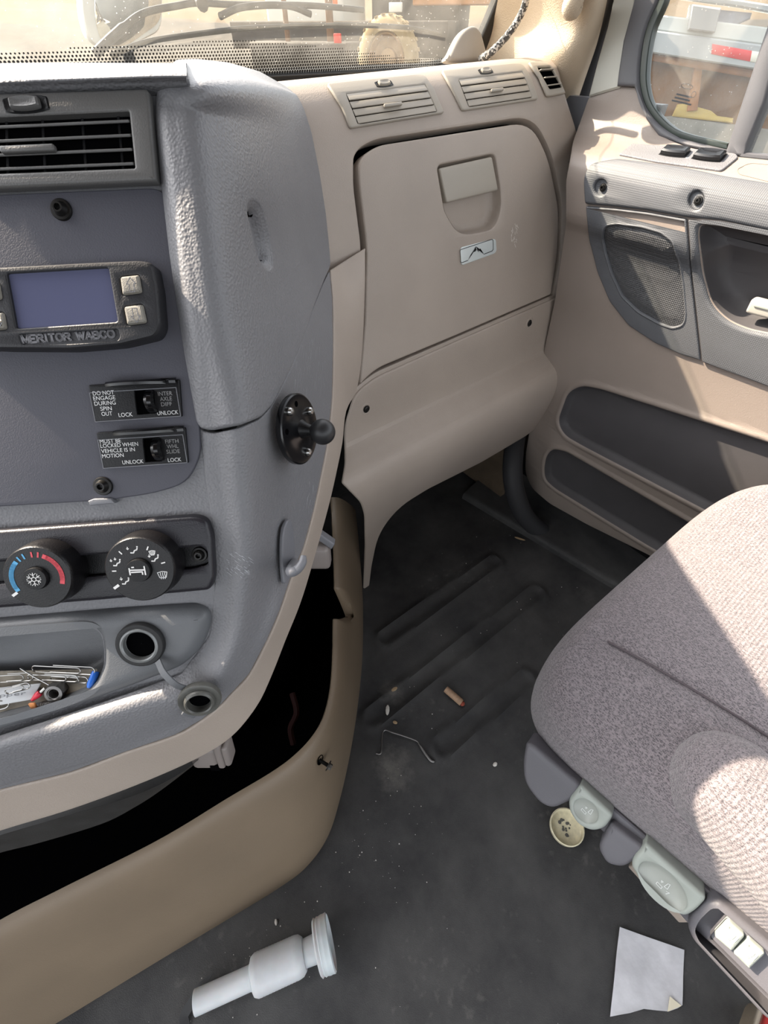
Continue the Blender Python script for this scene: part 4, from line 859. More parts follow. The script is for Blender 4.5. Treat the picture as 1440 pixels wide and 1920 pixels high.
# ------------------------------------------------------------------ heater control
t = Thing('heater_control', 'black heater control strip with two round knobs below the switch panel', 'control')
hv = [(-140, 1003), (0, 994), (365, 967, 14), (388, 975, 16), (398, 1010), (402, 1085, 8), (394, 1107, 10), (200, 1125), (0, 1141), (-140, 1152)]
chn = [(-140, 1062), (0, 1054), (353, 1027), (375, 1022, 14), (393, 1038, 14), (391, 1058, 12), (362, 1066), (0, 1094), (-140, 1103)]
m_hv = mat('heater_panel_plastic', (38, 37, 42), .32, bump=FINE, spec=.4)
mb = MB().plate(PN, dens(rnd(hv, 8, 5), 14), bp(.010, .004, .0007), holes=[dens(rnd(chn, 5), 14)], hprof=[(0, .003), (.0004, .0092), (.0015, .010)], ref=.009)
t.part('bezel', mb, m_hv)
mb = MB().plate(PN, dens(rnd(chn, 5), 14), [(-.0004, .003), (.0005, .0046)], ref=.009); t.part('channel', mb, m_black)
O = PN.frame(372, 1042, 380, 1042, ref=.009)[0]; mb = MB(); torx(mb, O+PN_*.0047, PN_, .0068, .006); t.part('screw', mb, m_blackpaint)
def arc(r, a0, a1, n=12): return [(r*cos(radians(a)), r*sin(radians(a))) for a in np.linspace(a0, a1, n)]
def person(cx, cy, s): return [[(cx-5*s, cy-2.5*s), (cx-1*s, cy-3*s), (cx+1*s, cy+.5*s), (cx+4.5*s, cy+1.5*s), (cx+5.5*s, cy+4*s)], [(cx+5.2*s, cy+6.2*s), (cx+6.4*s, cy+6.2*s)]]
def arrow(cx, cy, s, up=False): return [[(cx, cy+2.5*s), (cx, cy-1*s)], [(cx-1.5*s, cy+.4*s), (cx, cy-1.4*s), (cx+1.5*s, cy+.4*s)]]
def screen_icon(cx, cy, s): return [[(cx-5*s, cy+3*s), (cx, cy+4*s), (cx+5*s, cy+3*s), (cx+3.4*s, cy-3*s), (cx-3.4*s, cy-3*s), (cx-5*s, cy+3*s)]]+[[(cx+d*s, cy-4.5*s), (cx+d*s*1.1+.5*s, cy-1.5*s), (cx+d*s*1.1, cy+1*s), (cx+d*s*1.2+.4*s, cy+2.6*s)] for d in (-2, 0, 2)]
m_red = mat('red_print', (206, 72, 84), .5); m_blue = mat('blue_print', (82, 160, 206), .5)
for face, rpx, kind in (((70, 1083), 62, 0), ((262, 1068), 64, 1)):
    hk = .0285; Ot = pw(*face, hk); Ob = Ot-PN_*hk; r = rpx*np.linalg.norm(Ot-C)/np.linalg.norm(ray(*face))
    mb = MB(); mb.lathe([(r*1.02, .0048), (r*1.04, .011), (r*1.03, .018), (r*1.0, .025), (r*.985, .0275), (r*.95, .0285), (r*.36, .0287), (r*.35, .0275), (.0002, .0275)], Ob, PN_, 56, (False, False)); ik = t.part('knob', mb, mat('knob_plastic_%d' % kind, (20, 19, 21), .34, bump=FINE, spec=.35), label='temperature knob with a blue and a red arc' if kind == 0 else 'air direction knob with white pictograms')
    mb = MB(); mb.lathe([(r*.345, .027), (r*.345, .031), (r*.33, .0322), (.0002, .0325)], Ob, PN_, 32, (False, False)); t.part('push_button', mb, m_black, ik)
    fr = (Ob, PU, PV, PN_); mb = MB()
    strokes(mb, fr, [[(r*.94*cos(radians(a)), r*.94*sin(radians(a))), (r*.80*cos(radians(a)), r*.80*sin(radians(a)))] for a in (212,)], .0022, .0289)
    if kind == 0:
        m2 = MB(); strokes(m2, fr, [arc(r*.72, 208, 134)], .0036, .0289); strokes(m2, fr, [[(r*.66*cos(radians(a)), r*.66*sin(radians(a))), (r*.80*cos(radians(a)), r*.80*sin(radians(a)))] for a in (122, 109)], .0013, .0289); t.part('cold_mark', m2, m_blue, ik)
        m2 = MB(); strokes(m2, fr, [arc(r*.72, 63, -18)], .0036, .0289); strokes(m2, fr, [[(r*.66*cos(radians(a)), r*.66*sin(radians(a))), (r*.80*cos(radians(a)), r*.80*sin(radians(a)))] for a in (90, 76)], .0013, .0289); t.part('hot_mark', m2, m_red, ik)
        s_ = r*.135
        for k in range(6):
            a = radians(30+60*k); d = (cos(a), sin(a)); strokes(mb, fr, [[(d[0]*s_*.5, d[1]*s_*.5), (d[0]*s_*1.5, d[1]*s_*1.5)]], .0006, .0327)
            strokes(mb, fr, [[(cos(a-.42)*s_*1.5, sin(a-.42)*s_*1.5), (d[0]*s_*.9, d[1]*s_*.9), (cos(a+.42)*s_*1.5, sin(a+.42)*s_*1.5)]], .0004, .0327)
        strokes(mb, fr, [[(s_*.5*cos(w), s_*.5*sin(w)) for w in np.linspace(0, 2*pi, 7)]], .0005, .0327)
    else:
        s_ = r/50; z = .0289
        for cx, cy in ((-23, -17), (-30, 12), (-3, 29), (24, 14)): strokes(mb, fr, person(cx*s_, cy*s_, s_*.95), .0010, z)
        strokes(mb, fr, arrow(-28*s_, -12*s_, s_*1.1)+arrow(-37*s_, 17*s_, s_*.9)+arrow(-31*s_, 19*s_, s_*.9)+arrow(-11*s_, 33*s_, s_)+arrow(17*s_, 19*s_, s_), .0006, z)
        strokes(mb, fr, screen_icon(22*s_, 24*s_, s_*.85)+screen_icon(31*s_, -11*s_, s_*1.35), .0006, z)
        for a in (178, 128, 62, 12): strokes(mb, fr, [[(r*.66*cos(radians(a)), r*.66*sin(radians(a))), (r*.76*cos(radians(a)), r*.76*sin(radians(a)))]], .001, z)
        q = .0012; strokes(mb, fr, [[(-5*q, 2.4*q), (-5*q, -2*q)], [(-5*q, 1.2*q), (4.6*q, .6*q)], [(-4*q, -.4*q), (3*q, -.6*q), (3*q, -2.4*q)], [(4.8*q, 3*q), (4.8*q, -2.8*q)], [(-3.2*q, 3*q), (-2*q, 3*q)]], .0011, .0327)
    t.part('pictograms', mb, m_white, ik)
t.done()

# ------------------------------------------------------------------ power socket with its cap hanging by a strap
t = Thing('power_socket', 'open black power socket in the tray pod, its dusty cap dangling on a strap', 'socket')
Os = pw(261, 1211, .016); r = 43*.00048; mb = MB(); b = Os-PN_*.0045
mb.lathe([(r, .0), (r*1.0, .003), (r*.95, .0047), (r*.82, .0052), (r*.72, .0042)], b, PN_, 40, (False, False)); t.part('collar', mb, m_rubber)
mb = MB(); mb.lathe([(r*.80, .0045), (r*.77, .0056), (r*.70, .0060), (r*.645, .0052), (r*.64, .0002), (r*.62, .0001), (.0002, .0001)], b, PN_, 40, (False, False)); i_m = t.part('socket_tube', mb, mat('grey_socket_rim', (120, 122, 122), .35, metal=.3))
mb = MB(); mb.lathe([(r*.62, .0003), (.0002, .0003)], b, PN_, 30, (False, False)); t.part('socket_hole', mb, m_void, i_m)
cn = CS.N(CS.inv([(375, 1322)]))[0]; cn = nrm(cn*.4+PN_*.6); Oc = tt(374, 1316, .000478); rc = 39*.00048; bc = Oc-cn*.006
mb = MB(); mb.lathe([(rc*.97, 0), (rc, .003), (rc*.97, .0052), (rc*.86, .006), (rc*.72, .0055), (rc*.68, .0085), (rc*.60, .0095), (rc*.54, .0085), (rc*.52, .002), (.0002, .002)], bc, cn, 40, (True, False)); i_c = t.part('cap', mb, mat('dusty_grey_rubber_cap', (84, 84, 80), .35, var=(90, .25)), label='round rubber cap, shiny and dusty')
mb = MB(); mb.lathe([(rc*.50, .0022), (.0002, .0022)], bc, cn, 24, (False, False)); t.part('cap_hole', mb, m_void, i_c)
mb = MB(); e = nrm(tt(345, 1345, .0005)-Oc); e = nrm(e-cn*np.dot(e, cn)); f = np.cross(cn, e); mb.box(bc+e*rc*1.08+cn*.0012, e*rc*.22, f*rc*.34, cn*.0011, .001); t.part('pull_tab', mb, m_pod, i_c)
a = pw(296, 1239, .0155); c = Oc-nrm(Oc-a)*rc*.9; mid = (a+c)/2+PN_*.010
path = crom([a, mid*.6+a*.4, mid*.6+c*.4, c], np.linspace(0, 3, 16)); mb = MB(); P = []
for i, p in enumerate(path):
    T = nrm(np.gradient(path, axis=0)[i]); w = nrm(np.cross(PN_, T))*.0028; q = nrm(np.cross(T, w))*.0007; P += [p-w-q, p+w-q, p+w+q, p-w+q]
mb.grid(np.array(P), 4, 16, True); mb.f += [(3, 2, 1, 0), (60, 61, 62, 63)]; t.part('strap', mb, m_pod); t.done()

# ------------------------------------------------------------------ ball mount and coat hook on the console side
t = Thing('ball_mount', 'round black phone mount base with a ball stud, bolted to the console side', 'mount')
O, e, f, n, L = CS.frame(536, 806, 536, 780); n = nrm(n); R = 68*.000485
vd = -nrm(ray(536, 805)); rt = np.array([cos(YAW), -sin(YAW), 0]); n = nrm(.38*vd+.92*rt); R = 66*.00051
O = CS.pt(532, 805)+n*.012
mb = MB(); mb.lathe([(R*.97, .0006), (R, .002), (R, .0062), (R*.96, .0072), (R*.9, .0068), (R*.45, .0068), (R*.30, .0095), (R*.26, .0095)], O, n, 48, (True, True)); i_b = t.part('base_plate', mb, m_gloss)
tx = nrm(np.cross(n, [0, 0, 1])); ty = np.cross(tx, n)
ballc = O+n*.030+np.array([0, 0, -.003])
for an in (75, 170, 278):
    c = O+(tx*cos(radians(an))+ty*sin(radians(an)))*R*.74; mb = MB(); mb.lathe([(.0040, .0069), (.0040, .0085), (.003, .0105), (.0002, .0112)], c, n, 14, (False, False)); t.part('bolt', mb, m_steel, label='shiny bolt head')
for an in (110, 235, 30):
    c = O+(tx*cos(radians(an))+ty*sin(radians(an)))*R*.72; mb = MB(); mb.lathe([(.0028, .0070), (.0002, .0071)], c, n, 12, (False, False)); t.part('spare_hole', mb, m_void, i_b)
d = nrm(ballc-O-n*.009); mb = MB(); Ld = np.linalg.norm(ballc-O-n*.009); mb.lathe([(.0095, -.001), (.007, .004), (.0055, .008), (.0055, Ld-.006)], O+n*.009, d, 20); t.part('stud', mb, m_black)
mb = MB(); rb = .0122; mb.lathe([(rb*sin(a), -rb*cos(a)) for a in np.linspace(.02, pi-.02, 18)], ballc, d, 32, (False, False)); t.part('ball', mb, mat('black_rubber_ball', (36, 36, 38), .42)); t.done()

t = Thing('coat_hook', 'small charcoal plastic hook on the console side beneath the ball mount', 'hook')
hk = spl([(533, 973), (520, 990), (517, 1030), (519, 1075), (523, 1093), (532, 1085), (541, 1060), (541, 1010)], 4)
mb = MB().plate(CS, hk, bp(.0075, .002, .004)); t.part('backplate', mb, m_dark_smooth)
O = CS.pt(536, 1056, .010); n = CS.N(CS.inv([(530, 1050)]))[0]
pts = [O, tt(545, 1072, .000475), tt(557, 1068, .00047), tt(567, 1055, .00047), tt(569, 1042, .000472)]
P = crom(pts, np.linspace(0, 4, 21)); P += (O-P[0]); mb = MB(); mb.tube(P, np.interp(np.linspace(0, 1, 21), [0, .3, .8, 1], [.0055, .0045, .0036, .0025]), 12); t.part('hook', mb, m_dark_smooth); t.done()

# ================================================================== LOOSE KICK PANEL, WHAT SHOWS BEHIND IT
KB = [at(-120, 2050, z=.0), at(60, 1946, z=.0), at(200, 1861, z=0), at(300, 1800, z=.0), at(430, 1722, z=.0), at(520, 1667, z=0), at(575, 1625, z=.0), at(615, 1568, z=.0), at(638, 1495, z=.0), at(658, 1400, z=.0), at(671, 1317, z=.01), at(679, 1233, z=.02), at(680, 1135, z=.05), at(674, 1040, z=.13), at(666, 960, z=.24)]
KT = [at(-120, 1815, z=.30), at(0, 1738, z=.30), at(120, 1676, z=.30), at(300, 1585, z=.30), at(430, 1506, z=.30), at(510, 1458, z=.30), at(555, 1425, z=.30), at(590, 1388, z=.30), at(615, 1345, z=.295), at(628, 1290, z=.29), at(632, 1225, z=.285), at(632, 1168, z=.28), at(634, 1100, z=.29), at(630, 1000, z=.32), at(627, 932, z=.38)]
KB = np.array(KB); KT = np.array(KT); nk = 421
tk = np.linspace(0, len(KB)-1, nk); cb = crom(KB, tk); ct = crom(KT, tk)
tan_ = np.gradient(cb, axis=0); tan_[:, 2] = 0; tan_ /= np.linalg.norm(tan_, axis=1, keepdims=True); outw = np.stack([tan_[:, 1], -tan_[:, 0], tan_[:, 2]*0], 1)
ctp = proj(ct)
rows = []; thk = .004
for fr_, bul in ((0, 0), (.1, .006), (.4, .012), (.7, .012), (.86, .010), (.94, .007), (.985, .002), (1.0, -.003), (1.0, -.008), (.98, -.011)):
    rows.append(cb+(ct-cb)*fr_+outw*bul)
rows += [cb+(ct-cb)*.6-outw*.002, cb-outw*.004]
rows = np.array(rows)
notch = np.clip(1-np.abs(tk-11.55)/.42, 0, 1)                    # a broken V out of the rim
for k in range(6, 10): rows[k] -= (ct-cb)*(notch*.42)[:, None]
for k in range(3, 6): rows[k] -= (ct-cb)*(notch*.14*(k-2))[:, None]
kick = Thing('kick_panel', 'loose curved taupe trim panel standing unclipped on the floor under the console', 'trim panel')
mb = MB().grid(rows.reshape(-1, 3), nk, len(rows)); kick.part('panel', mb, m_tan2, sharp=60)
O = at(604, 1432, z=.255); d = nrm(np.array([.35, -.75, -.15]))
iw = 0
o0 = at(598, 1424, z=.262); n0 = nrm(np.array([.5, -.86, .25])); mb = MB(); mb.lathe([(.0085, .0004), (.0080, .0016), (.0068, .0004), (.0062, -.001), (.0002, -.001)], o0+n0*.002, n0, 20, (False, False)); kick.part('slotted_hole', mb, m_void)
mb = MB(); a = np.linspace(0, 1, 40); mb.lathe([(.0028+.0006*(i % 2), .020*u) for i, u in enumerate(a)], o0-n0*.002, d, 14, (True, False))
mb.lathe([(.0085, .020), (.0088, .0212), (.0080, .0222)], o0-n0*.002, d, 24); i_s = kick.part('screw', mb, m_blackpaint, label='dark screw left half out of its slot')
mb = MB(); mb.lathe([(.0052, .0222), (.0052, .0265), (.0040, .0275), (.0024, .0272), (.002, .0255), (.0002, .0255)], o0-n0*.002, d, 6, (False, False)); kick.part('screw_head', mb, m_dsteel, i_s)
kick.done()
# added black shade casing in the dark behind it
hb = Thing('black_gap_infill', 'added black shade casing in the dark gap behind the loose trim panel', 'infill')
mb = MB(); P = cb[:, :2]-outw[:, :2]*.02; Z0 = np.full(nk, .006)  # black sheet and boxes added to paint in the shade of the gap
mb.grid(np.concatenate([np.column_stack([P, Z0]), np.column_stack([P[:, 0]*.2+P[:, 0]*.8, np.full(nk, .88), np.full(nk, .008)])]), nk, 2); hb.part('black_floor_sheet', mb, m_void)
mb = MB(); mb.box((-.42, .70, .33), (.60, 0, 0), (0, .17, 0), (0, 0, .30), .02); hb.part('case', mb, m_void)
mb = MB(); mb.box((.02, .50, .13), (.08, .03, 0), (-.02, .05, 0), (0, 0, .10), .015); hb.part('black_fill_block', mb, m_void)
mb = MB(); mb.tube(crom([tt(548, 1300, .0011), tt(556, 1335, .00108), tt(545, 1365, .00108), tt(550, 1395, .00108)], np.linspace(0, 3, 20)), .006, 8); hb.part('red_wire', mb, mat('dull_red_wire', (40, 15, 13), .7, spec=.2), label='dull red wire barely seen')
hb.done()
t = Thing('duct_brace', 'scuffed black plastic brace hanging beneath the console edge', 'brace')
top = [(-80, 1592), (0, 1566), (130, 1528), (250, 1492), (330, 1455), (372, 1424)]; bot = [(-80, 1625), (0, 1599), (75, 1580), (190, 1545), (250, 1515), (300, 1483), (372, 1428)]
mb = MB(); A_ = [tt(x, y, .000585) for x, y in spl(top, 6, False)]; nb = len(A_); bs = spl(bot, 5, False); B_ = [tt(*q, .000625) for q in bs]; B_ = list(crom(B_, np.linspace(0, len(B_)-1, nb))); off_ = np.array([.02, .05, .01])
mb.grid(np.array(A_+B_+[b+off_ for b in B_]+[a+off_ for a in A_]), nb, 4); t.part('brace', mb, mat('scuffed_black_plastic', (34, 34, 34), .5, var=(40, .35), bump=FINE)); t.done(single=True)
t = Thing('cable_clip', 'pale grey plastic clip poking out below the console edge', 'clip')
O = tt(394, 1410, .00060); mb = MB(); ex = rt = np.array([cos(YAW), -sin(YAW), 0]); ey = nrm(np.array([sin(YAW)*.3, cos(YAW)*.3, .95]))
mb.box(O+ex*-.004, ex*.016, ey*.018, np.cross(ex, ey)*.010, .006); t.part('body', mb, m_clipp)
mb = MB(); mb.box(O+ex*.014+ey*.006, ex*.004, ey*.021, np.cross(ex, ey)*.011, .003); t.part('tooth', mb, m_clipp)
mb = MB(); mb.box(O+ex*.021+ey*.004, ex*.004, ey*.017, np.cross(ex, ey)*.010, .004); t.part('tooth', mb, m_clipp)
mb = MB(); mb.box(O+ex*.006+ey*-.014-np.cross(ex, ey)*.0, ex*.006, ey*.006, np.cross(ex, ey)*.0104, .002); t.part('slot', mb, m_void); t.done()
t = Thing('wire_connector', 'white plastic connector half hidden behind the console edge', 'connector')
O = tt(592, 1040, .00086); mb = MB(); mb.box(O, ex*.024, ey*.022, np.cross(ex, ey)*.014, .008); t.part('body', mb, m_clipp)
mb = MB(); mb.box(O+ex*.014+ey*.034, ex*.016-ey*.014, ey*.005+ex*.003, np.cross(ex, ey)*.008, .002); t.part('latch', mb, m_dark_smooth); t.done()

# ================================================================== SEAT
def knit(m, nt, nd, lk, b, co):
    w = nd.new('ShaderNodeTexNoise'); w.inputs['Scale'].default_value = 900; w.inputs['Detail'].default_value = 2; lk.new(co, w.inputs['Vector'])
    v = nd.new('ShaderNodeTexVoronoi'); v.inputs['Scale'].default_value = 520; mp = nd.new('ShaderNodeMapping'); mp.inputs['Rotation'].default_value = (.3, .2, .6); mp.inputs['Scale'].default_value = (1, .45, 1); lk.new(co, mp.inputs[0]); lk.new(mp.outputs[0], v.inputs['Vector'])
    wv = nd.new('ShaderNodeTexWave'); wv.inputs['Scale'].default_value = 62; wv.inputs['Distortion'].default_value = 1.2; wv.inputs['Detail'].default_value = 1; wv.inputs['Detail Scale'].default_value = 20; wv.bands_direction = 'Y'; lk.new(co, wv.inputs['Vector'])
    r = nd.new('ShaderNodeValToRGB'); e = r.color_ramp.elements; e[0].position = .28; e[0].color = (.062, .056, .064, 1); e[1].position = .66; e[1].color = (.245, .215, .226, 1)
    mx = nd.new('ShaderNodeMath'); mx.operation = 'MULTIPLY_ADD'; mx.inputs[1].default_value = .5; lk.new(v.outputs['Distance'], mx.inputs[0]); lk.new(w.outputs['Fac'], mx.inputs[2])
    sb = nd.new('ShaderNodeMath'); sb.operation = 'SUBTRACT'; lk.new(mx.outputs[0], sb.inputs[0]); sb.inputs[1].default_value = .22
    lk.new(sb.outputs[0], r.inputs['Fac']); lk.new(r.outputs['Color'], b.inputs['Base Color'])
    ad = nd.new('ShaderNodeMath'); ad.operation = 'MULTIPLY_ADD'; ad.inputs[1].default_value = .6; lk.new(wv.outputs['Fac'], ad.inputs[0]); lk.new(sb.outputs[0], ad.inputs[2])
    bp_ = nd.new('ShaderNodeBump'); bp_.inputs['Strength'].default_value = .7; bp_.inputs['Distance'].default_value = .0016; lk.new(ad.outputs[0], bp_.inputs['Height']); lk.new(bp_.outputs[0], b.inputs['Normal'])
m_knit = mat('mauve_grey_knit_fabric', (120, 108, 110), .9, sheen=.25, extra=knit)
m_seam = mat('seam_thread', (84, 76, 80), .9)
seat = Thing('passenger_seat', 'air suspension passenger seat in mauve grey knitted fabric', 'seat')
FLc, FRc, BLc, BRc = np.array([.292, .094]), np.array([.965, .085]), np.array([.372, -.46]), np.array([.96, -.46])
def seat_xy(p, q):        # p -1..1 left to right, q -1 front .. 1 back
    u, v = (p+1)/2, (q+1)/2
    return (FLc*(1-u)*(1-v)+FRc*u*(1-v)+BLc*(1-u)*v+BRc*u*v)
def cushion(p, q):
    xy = seat_xy(p, q); edge = max(0, (abs(p)-.0))
    z = .505+.030*(1-abs(p)**3)*(1-abs(q)**4)-.020*max(0, -q-.2)
    if p < -.55: z -= .018*((-.55-p)/.45)**1.5
    if p > .25: z += .062*((p-.25)/.6)**1.6 if p < .85 else .062
    gx = -.56+.06*(q+1)/2
    z -= .007*math.exp(-((p-gx)/.045)**2)*(1 if q > -.78 else max(0, (q+.95)/.17))
    z -= .003*math.exp(-((q+.62)/.02)**2)*(1 if -.36 < p else 0)*0
    return np.array([xy[0], xy[1], z])
# rounded cushion: top sheet, rolled edge, skirt
n1 = 60; per = []
for k in range(4*n1):
    a = 2*pi*k/(4*n1); c, s_ = cos(a), sin(a); w = (abs(c)**5+abs(s_)**5)**(-1/5); per.append((c*w, s_*w))
per = np.array(per); V = []; sc_r = [.02]+list(np.linspace(.06, .90, 26))
for r in sc_r: V += [cushion(p*r, q*r) for p, q in per]
base_ring = np.array([cushion(p*.90, q*.90) for p, q in per]); outer_ring = np.array([np.append(seat_xy(p, q), 0) for p, q in per])
for th in np.linspace(.12, 1, 9):
    ang = th*pi/2; xy = base_ring[:, :2]+(outer_ring[:, :2]-base_ring[:, :2])*sin(ang); z = base_ring[:, 2]-.055*(1-cos(ang)); V += list(np.column_stack([xy, z]))
for dz, ins in ((.02, .0), (.045, .004), (.066, .014), (.078, .03)):
    V += list(np.column_stack([outer_ring[:, :2]+(base_ring[:, :2]-outer_ring[:, :2])*ins*8, base_ring[:, 2]-.055-dz]))
V = np.array(V); nr_ = len(sc_r)+9+4
mb = MB().grid(V, 4*n1, nr_, True); mb.f.append(tuple(range(4*n1))); i_cu = seat.part('cushion', mb, m_knit, sharp=80)
def on_cush(p, q, dz=0):
    c = cushion(p, q); c[2] += dz; return c
gx = lambda q: -.56+.06*(q+1)/2
mb = MB(); mb.tube([on_cush(gx(q), q, .0032) for q in np.linspace(-.80, .9, 60)], .0016, 6); seat.part('seam', mb, m_seam, i_cu)
# bolster along the left edge
nose = [at(1272, 1398, z=.51), at(1315, 1434, z=.512), at(1372, 1487, z=.515), at(1440, 1555, z=.518), at(1560, 1680, z=.52), at(1700, 1840, z=.525)]
Bc = crom(nose, np.linspace(0, 5, 50)); V = []; m_ = 32
Bt = np.gradient(Bc, axis=0); Bt /= np.linalg.norm(Bt, axis=1, keepdims=True)
s0 = np.concatenate([[0], np.cumsum(np.linalg.norm(np.diff(Bc, axis=0), axis=1))])
for i in range(50):
    r = .058*min(1, sqrt(max(0.0, 1-(max(0, .060-s0[i])/.060)**2))+.02); side = nrm(np.array([Bt[i][1], -Bt[i][0], 0])); side = -side if side[0] > 0 else side
    upv = np.array([0, 0, 1.0])
    for k in range(m_):
        a = 2*pi*k/m_; ca, sa = cos(a), sin(a); V.append(Bc[i]+side*r*1.02*np.sign(ca)*abs(ca)**.8+upv*r*.98*np.sign(sa)*abs(sa)**.85)
mb = MB().grid(np.array(V), m_, 50, True); mb.f.append(tuple(range(m_))); seat.part('side_bolster', mb, m_knit, sharp=80, label='raised padded bolster along the near edge')
# plastic shield, levers and buttons under the near edge: built on a slanting plane along the seat's side
A0 = at(1005, 1432, z=.372); A1 = at(1440, 1830, z=.372); sd = nrm(A1-A0); sd = nrm(np.array([sd[0], sd[1], 0])); so_ = np.array([sd[1], -sd[0], 0]); so_ = so_ if so_[0] < 0 else -so_
SV = nrm(-so_*.62+np.array([0, 0, .78])); ST = plane(A0, sd, SV)
def sbev(h, r, b): return [(0, b), (0, h-r)]+[(r*(1-cos(t_)), h-r+r*sin(t_)) for t_ in np.linspace(0, pi/2, 5)[1:]]
mb = MB().plate(ST, dens(rnd([(990, 1386, 12), (1005, 1392), (1094, 1466, 8), (1082, 1490), (1040, 1510, 16), (1016, 1500, 16), (986, 1462, 20), (984, 1420, 16)], 8), 8), sbev(.012, .006, -.03)); seat.part('shield_block', mb, m_seattrim, label='dark plastic corner block')
mb = MB().plate(ST, dens(rnd([(1060, 1440), (1480, 1805), (1460, 1880), (1420, 1850), (1290, 1735), (1180, 1610), (1128, 1560), (1070, 1505), (1030, 1480)], 6), 14), [(0, -.05), (0, -.004), (.002, -.002)]); seat.part('shield_back', mb, m_seattrim)
mb = MB().plate(ST, dens(rnd([(1148, 1535, 6), (1215, 1584, 8), (1190, 1606), (1170, 1618, 14), (1140, 1612, 12), (1122, 1580, 14)], 8), 8), sbev(.012, .006, -.03)); seat.part('shield_block', mb, m_seattrim, label='dark plastic spacer between the two levers')
m_icon = mat('white_embossed_icon', (206, 210, 208), .5)
def lever(out, dish, icon):
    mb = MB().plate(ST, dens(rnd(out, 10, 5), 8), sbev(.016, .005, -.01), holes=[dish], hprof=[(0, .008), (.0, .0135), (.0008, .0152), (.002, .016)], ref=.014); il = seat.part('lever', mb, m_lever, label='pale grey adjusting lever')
    mb = MB().plate(ST, dish, [(-.0004, .0145), (.002, .0125), (.006, .0105), (.010, .0095)], ref=.014); seat.part('finger_dish', mb, mat('lever_dish_%d' % len(out), (150, 154, 148), .38), il)
    O, e, f, n, L = ST.frame(*icon, icon[0]+10, icon[1]+8.5, ref=.010); mb = MB(); u = .0011
    strokes(mb, (O, e, f, n), [[(-2*u, 3*u), (-1*u, 9*u), (1*u, 10*u), (1.5*u, 3*u), (-2*u, 3*u)], [(-9*u, 2*u), (-3*u, 1*u), (-3*u, -2*u), (-9*u, -1*u), (-9*u, 2*u)], [(-6*u, 5*u), (-5*u, 7*u), (-7*u, 7*u), (-6*u, 5*u)], [(2*u, 0), (5*u, 1*u), (3*u, -3*u)]], .0007, .0105); seat.part('icon', mb, m_icon, il)
lever([(1089, 1470, 4), (1151, 1528, 10), (1135, 1552), (1112, 1559, 16), (1085, 1548, 20), (1067, 1520, 18), (1066, 1498, 14)], ell(1099, 1520, 26, 18, 24, 45), (1103, 1528))
lever([(1212, 1580, 4), (1326, 1684, 10), (1306, 1706), (1284, 1720, 24), (1250, 1700), (1200, 1650), (1183, 1622, 24), (1188, 1605, 10)], ell(1243, 1661, 58, 26, 30, 46), (1246, 1668))
tr = [(1325, 1688, 14), (1350, 1690), (1480, 1800), (1500, 1960), (1430, 1905), (1300, 1765, 10), (1288, 1738, 20), (1298, 1715, 20)]
pocket = rnd([(1366, 1718, 8), (1470, 1812), (1470, 1890), (1440, 1868), (1330, 1758, 8)], 6)
mb = MB().plate(ST, dens(rnd(tr, 8), 12), sbev(.014, .007, -.03), holes=[pocket], hprof=[(0, .004), (.0004, .0125), (.0015, .014)], ref=.012); i_tr = seat.part('side_shield', mb, m_seattrim, label='dark plastic side shield with two rocker buttons')
mb = MB().plate(ST, pocket, [(-.0006, .004), (.0005, .0095)], ref=.012); seat.part('button_well', mb, m_seattrim, i_tr)
for k, b in enumerate(([(1367, 1728, 4), (1398, 1756, 6), (1372, 1786, 5), (1339, 1757, 5)], [(1404, 1762, 4), (1436, 1790, 6), (1405, 1819, 5), (1374, 1788, 5)])):
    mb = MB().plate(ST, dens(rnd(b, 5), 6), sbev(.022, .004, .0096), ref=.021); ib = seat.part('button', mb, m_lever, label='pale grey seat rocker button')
    c = np.mean([q[:2] for q in b], 0); O, e, f, n, L = ST.frame(c[0], c[1]+6, c[0]+12, c[1]+6+.5, ref=.0224); u = .0009; mb = MB()
    strokes(mb, (O, e, f, n), [[(-10*u, 8*u), (-8*u, 9*u), (-1*u, 2*u), (-3*u, 0), (-10*u, 8*u)], [(-2*u, 0), (2*u, 1*u), (2*u, -4*u), (-2*u, -4*u), (-2*u, 0)], [(2*u, 1*u), (10*u, 6*u), (11*u, 3*u), (4*u, -2*u), (2*u, 1*u)]]+([[(5*u, 2*u), (6*u, 3*u)]] if k else []), .0006, .0226); seat.part('icon', mb, m_icon, ib)
mb = MB(); a_ = ST.pt(1196, 1632, -.02); b_ = ST.pt(1300, 1745, -.02); mb.box((a_+b_)/2-np.array([0, 0, .02]), (b_-a_)/2, so_*.006, np.array([0, 0, .012]), .002); seat.part('slide_rail', mb, m_tan, label='taupe rail under the levers')
mb = MB(); c = (seat_xy(-.2, .1)); mb.box((c[0]+.06, c[1]-.02, .20), (.20, 0, 0), (0, .17, 0), (0, 0, .20), .02); seat.part('suspension_base', mb, m_rubber)
mb = MB(); pl_ = np.array([np.append(seat_xy(p*.8, q*.8), 0) for p, q in per[::4]]); mb.grid(np.concatenate([pl_+[0, 0, .36], pl_+[0, 0, .425]]), len(pl_), 2, True); mb.f += [tuple(range(len(pl_))), tuple(range(len(pl_), 2*len(pl_)))]; seat.part('seat_pan', mb, m_rubber)
seat.done()

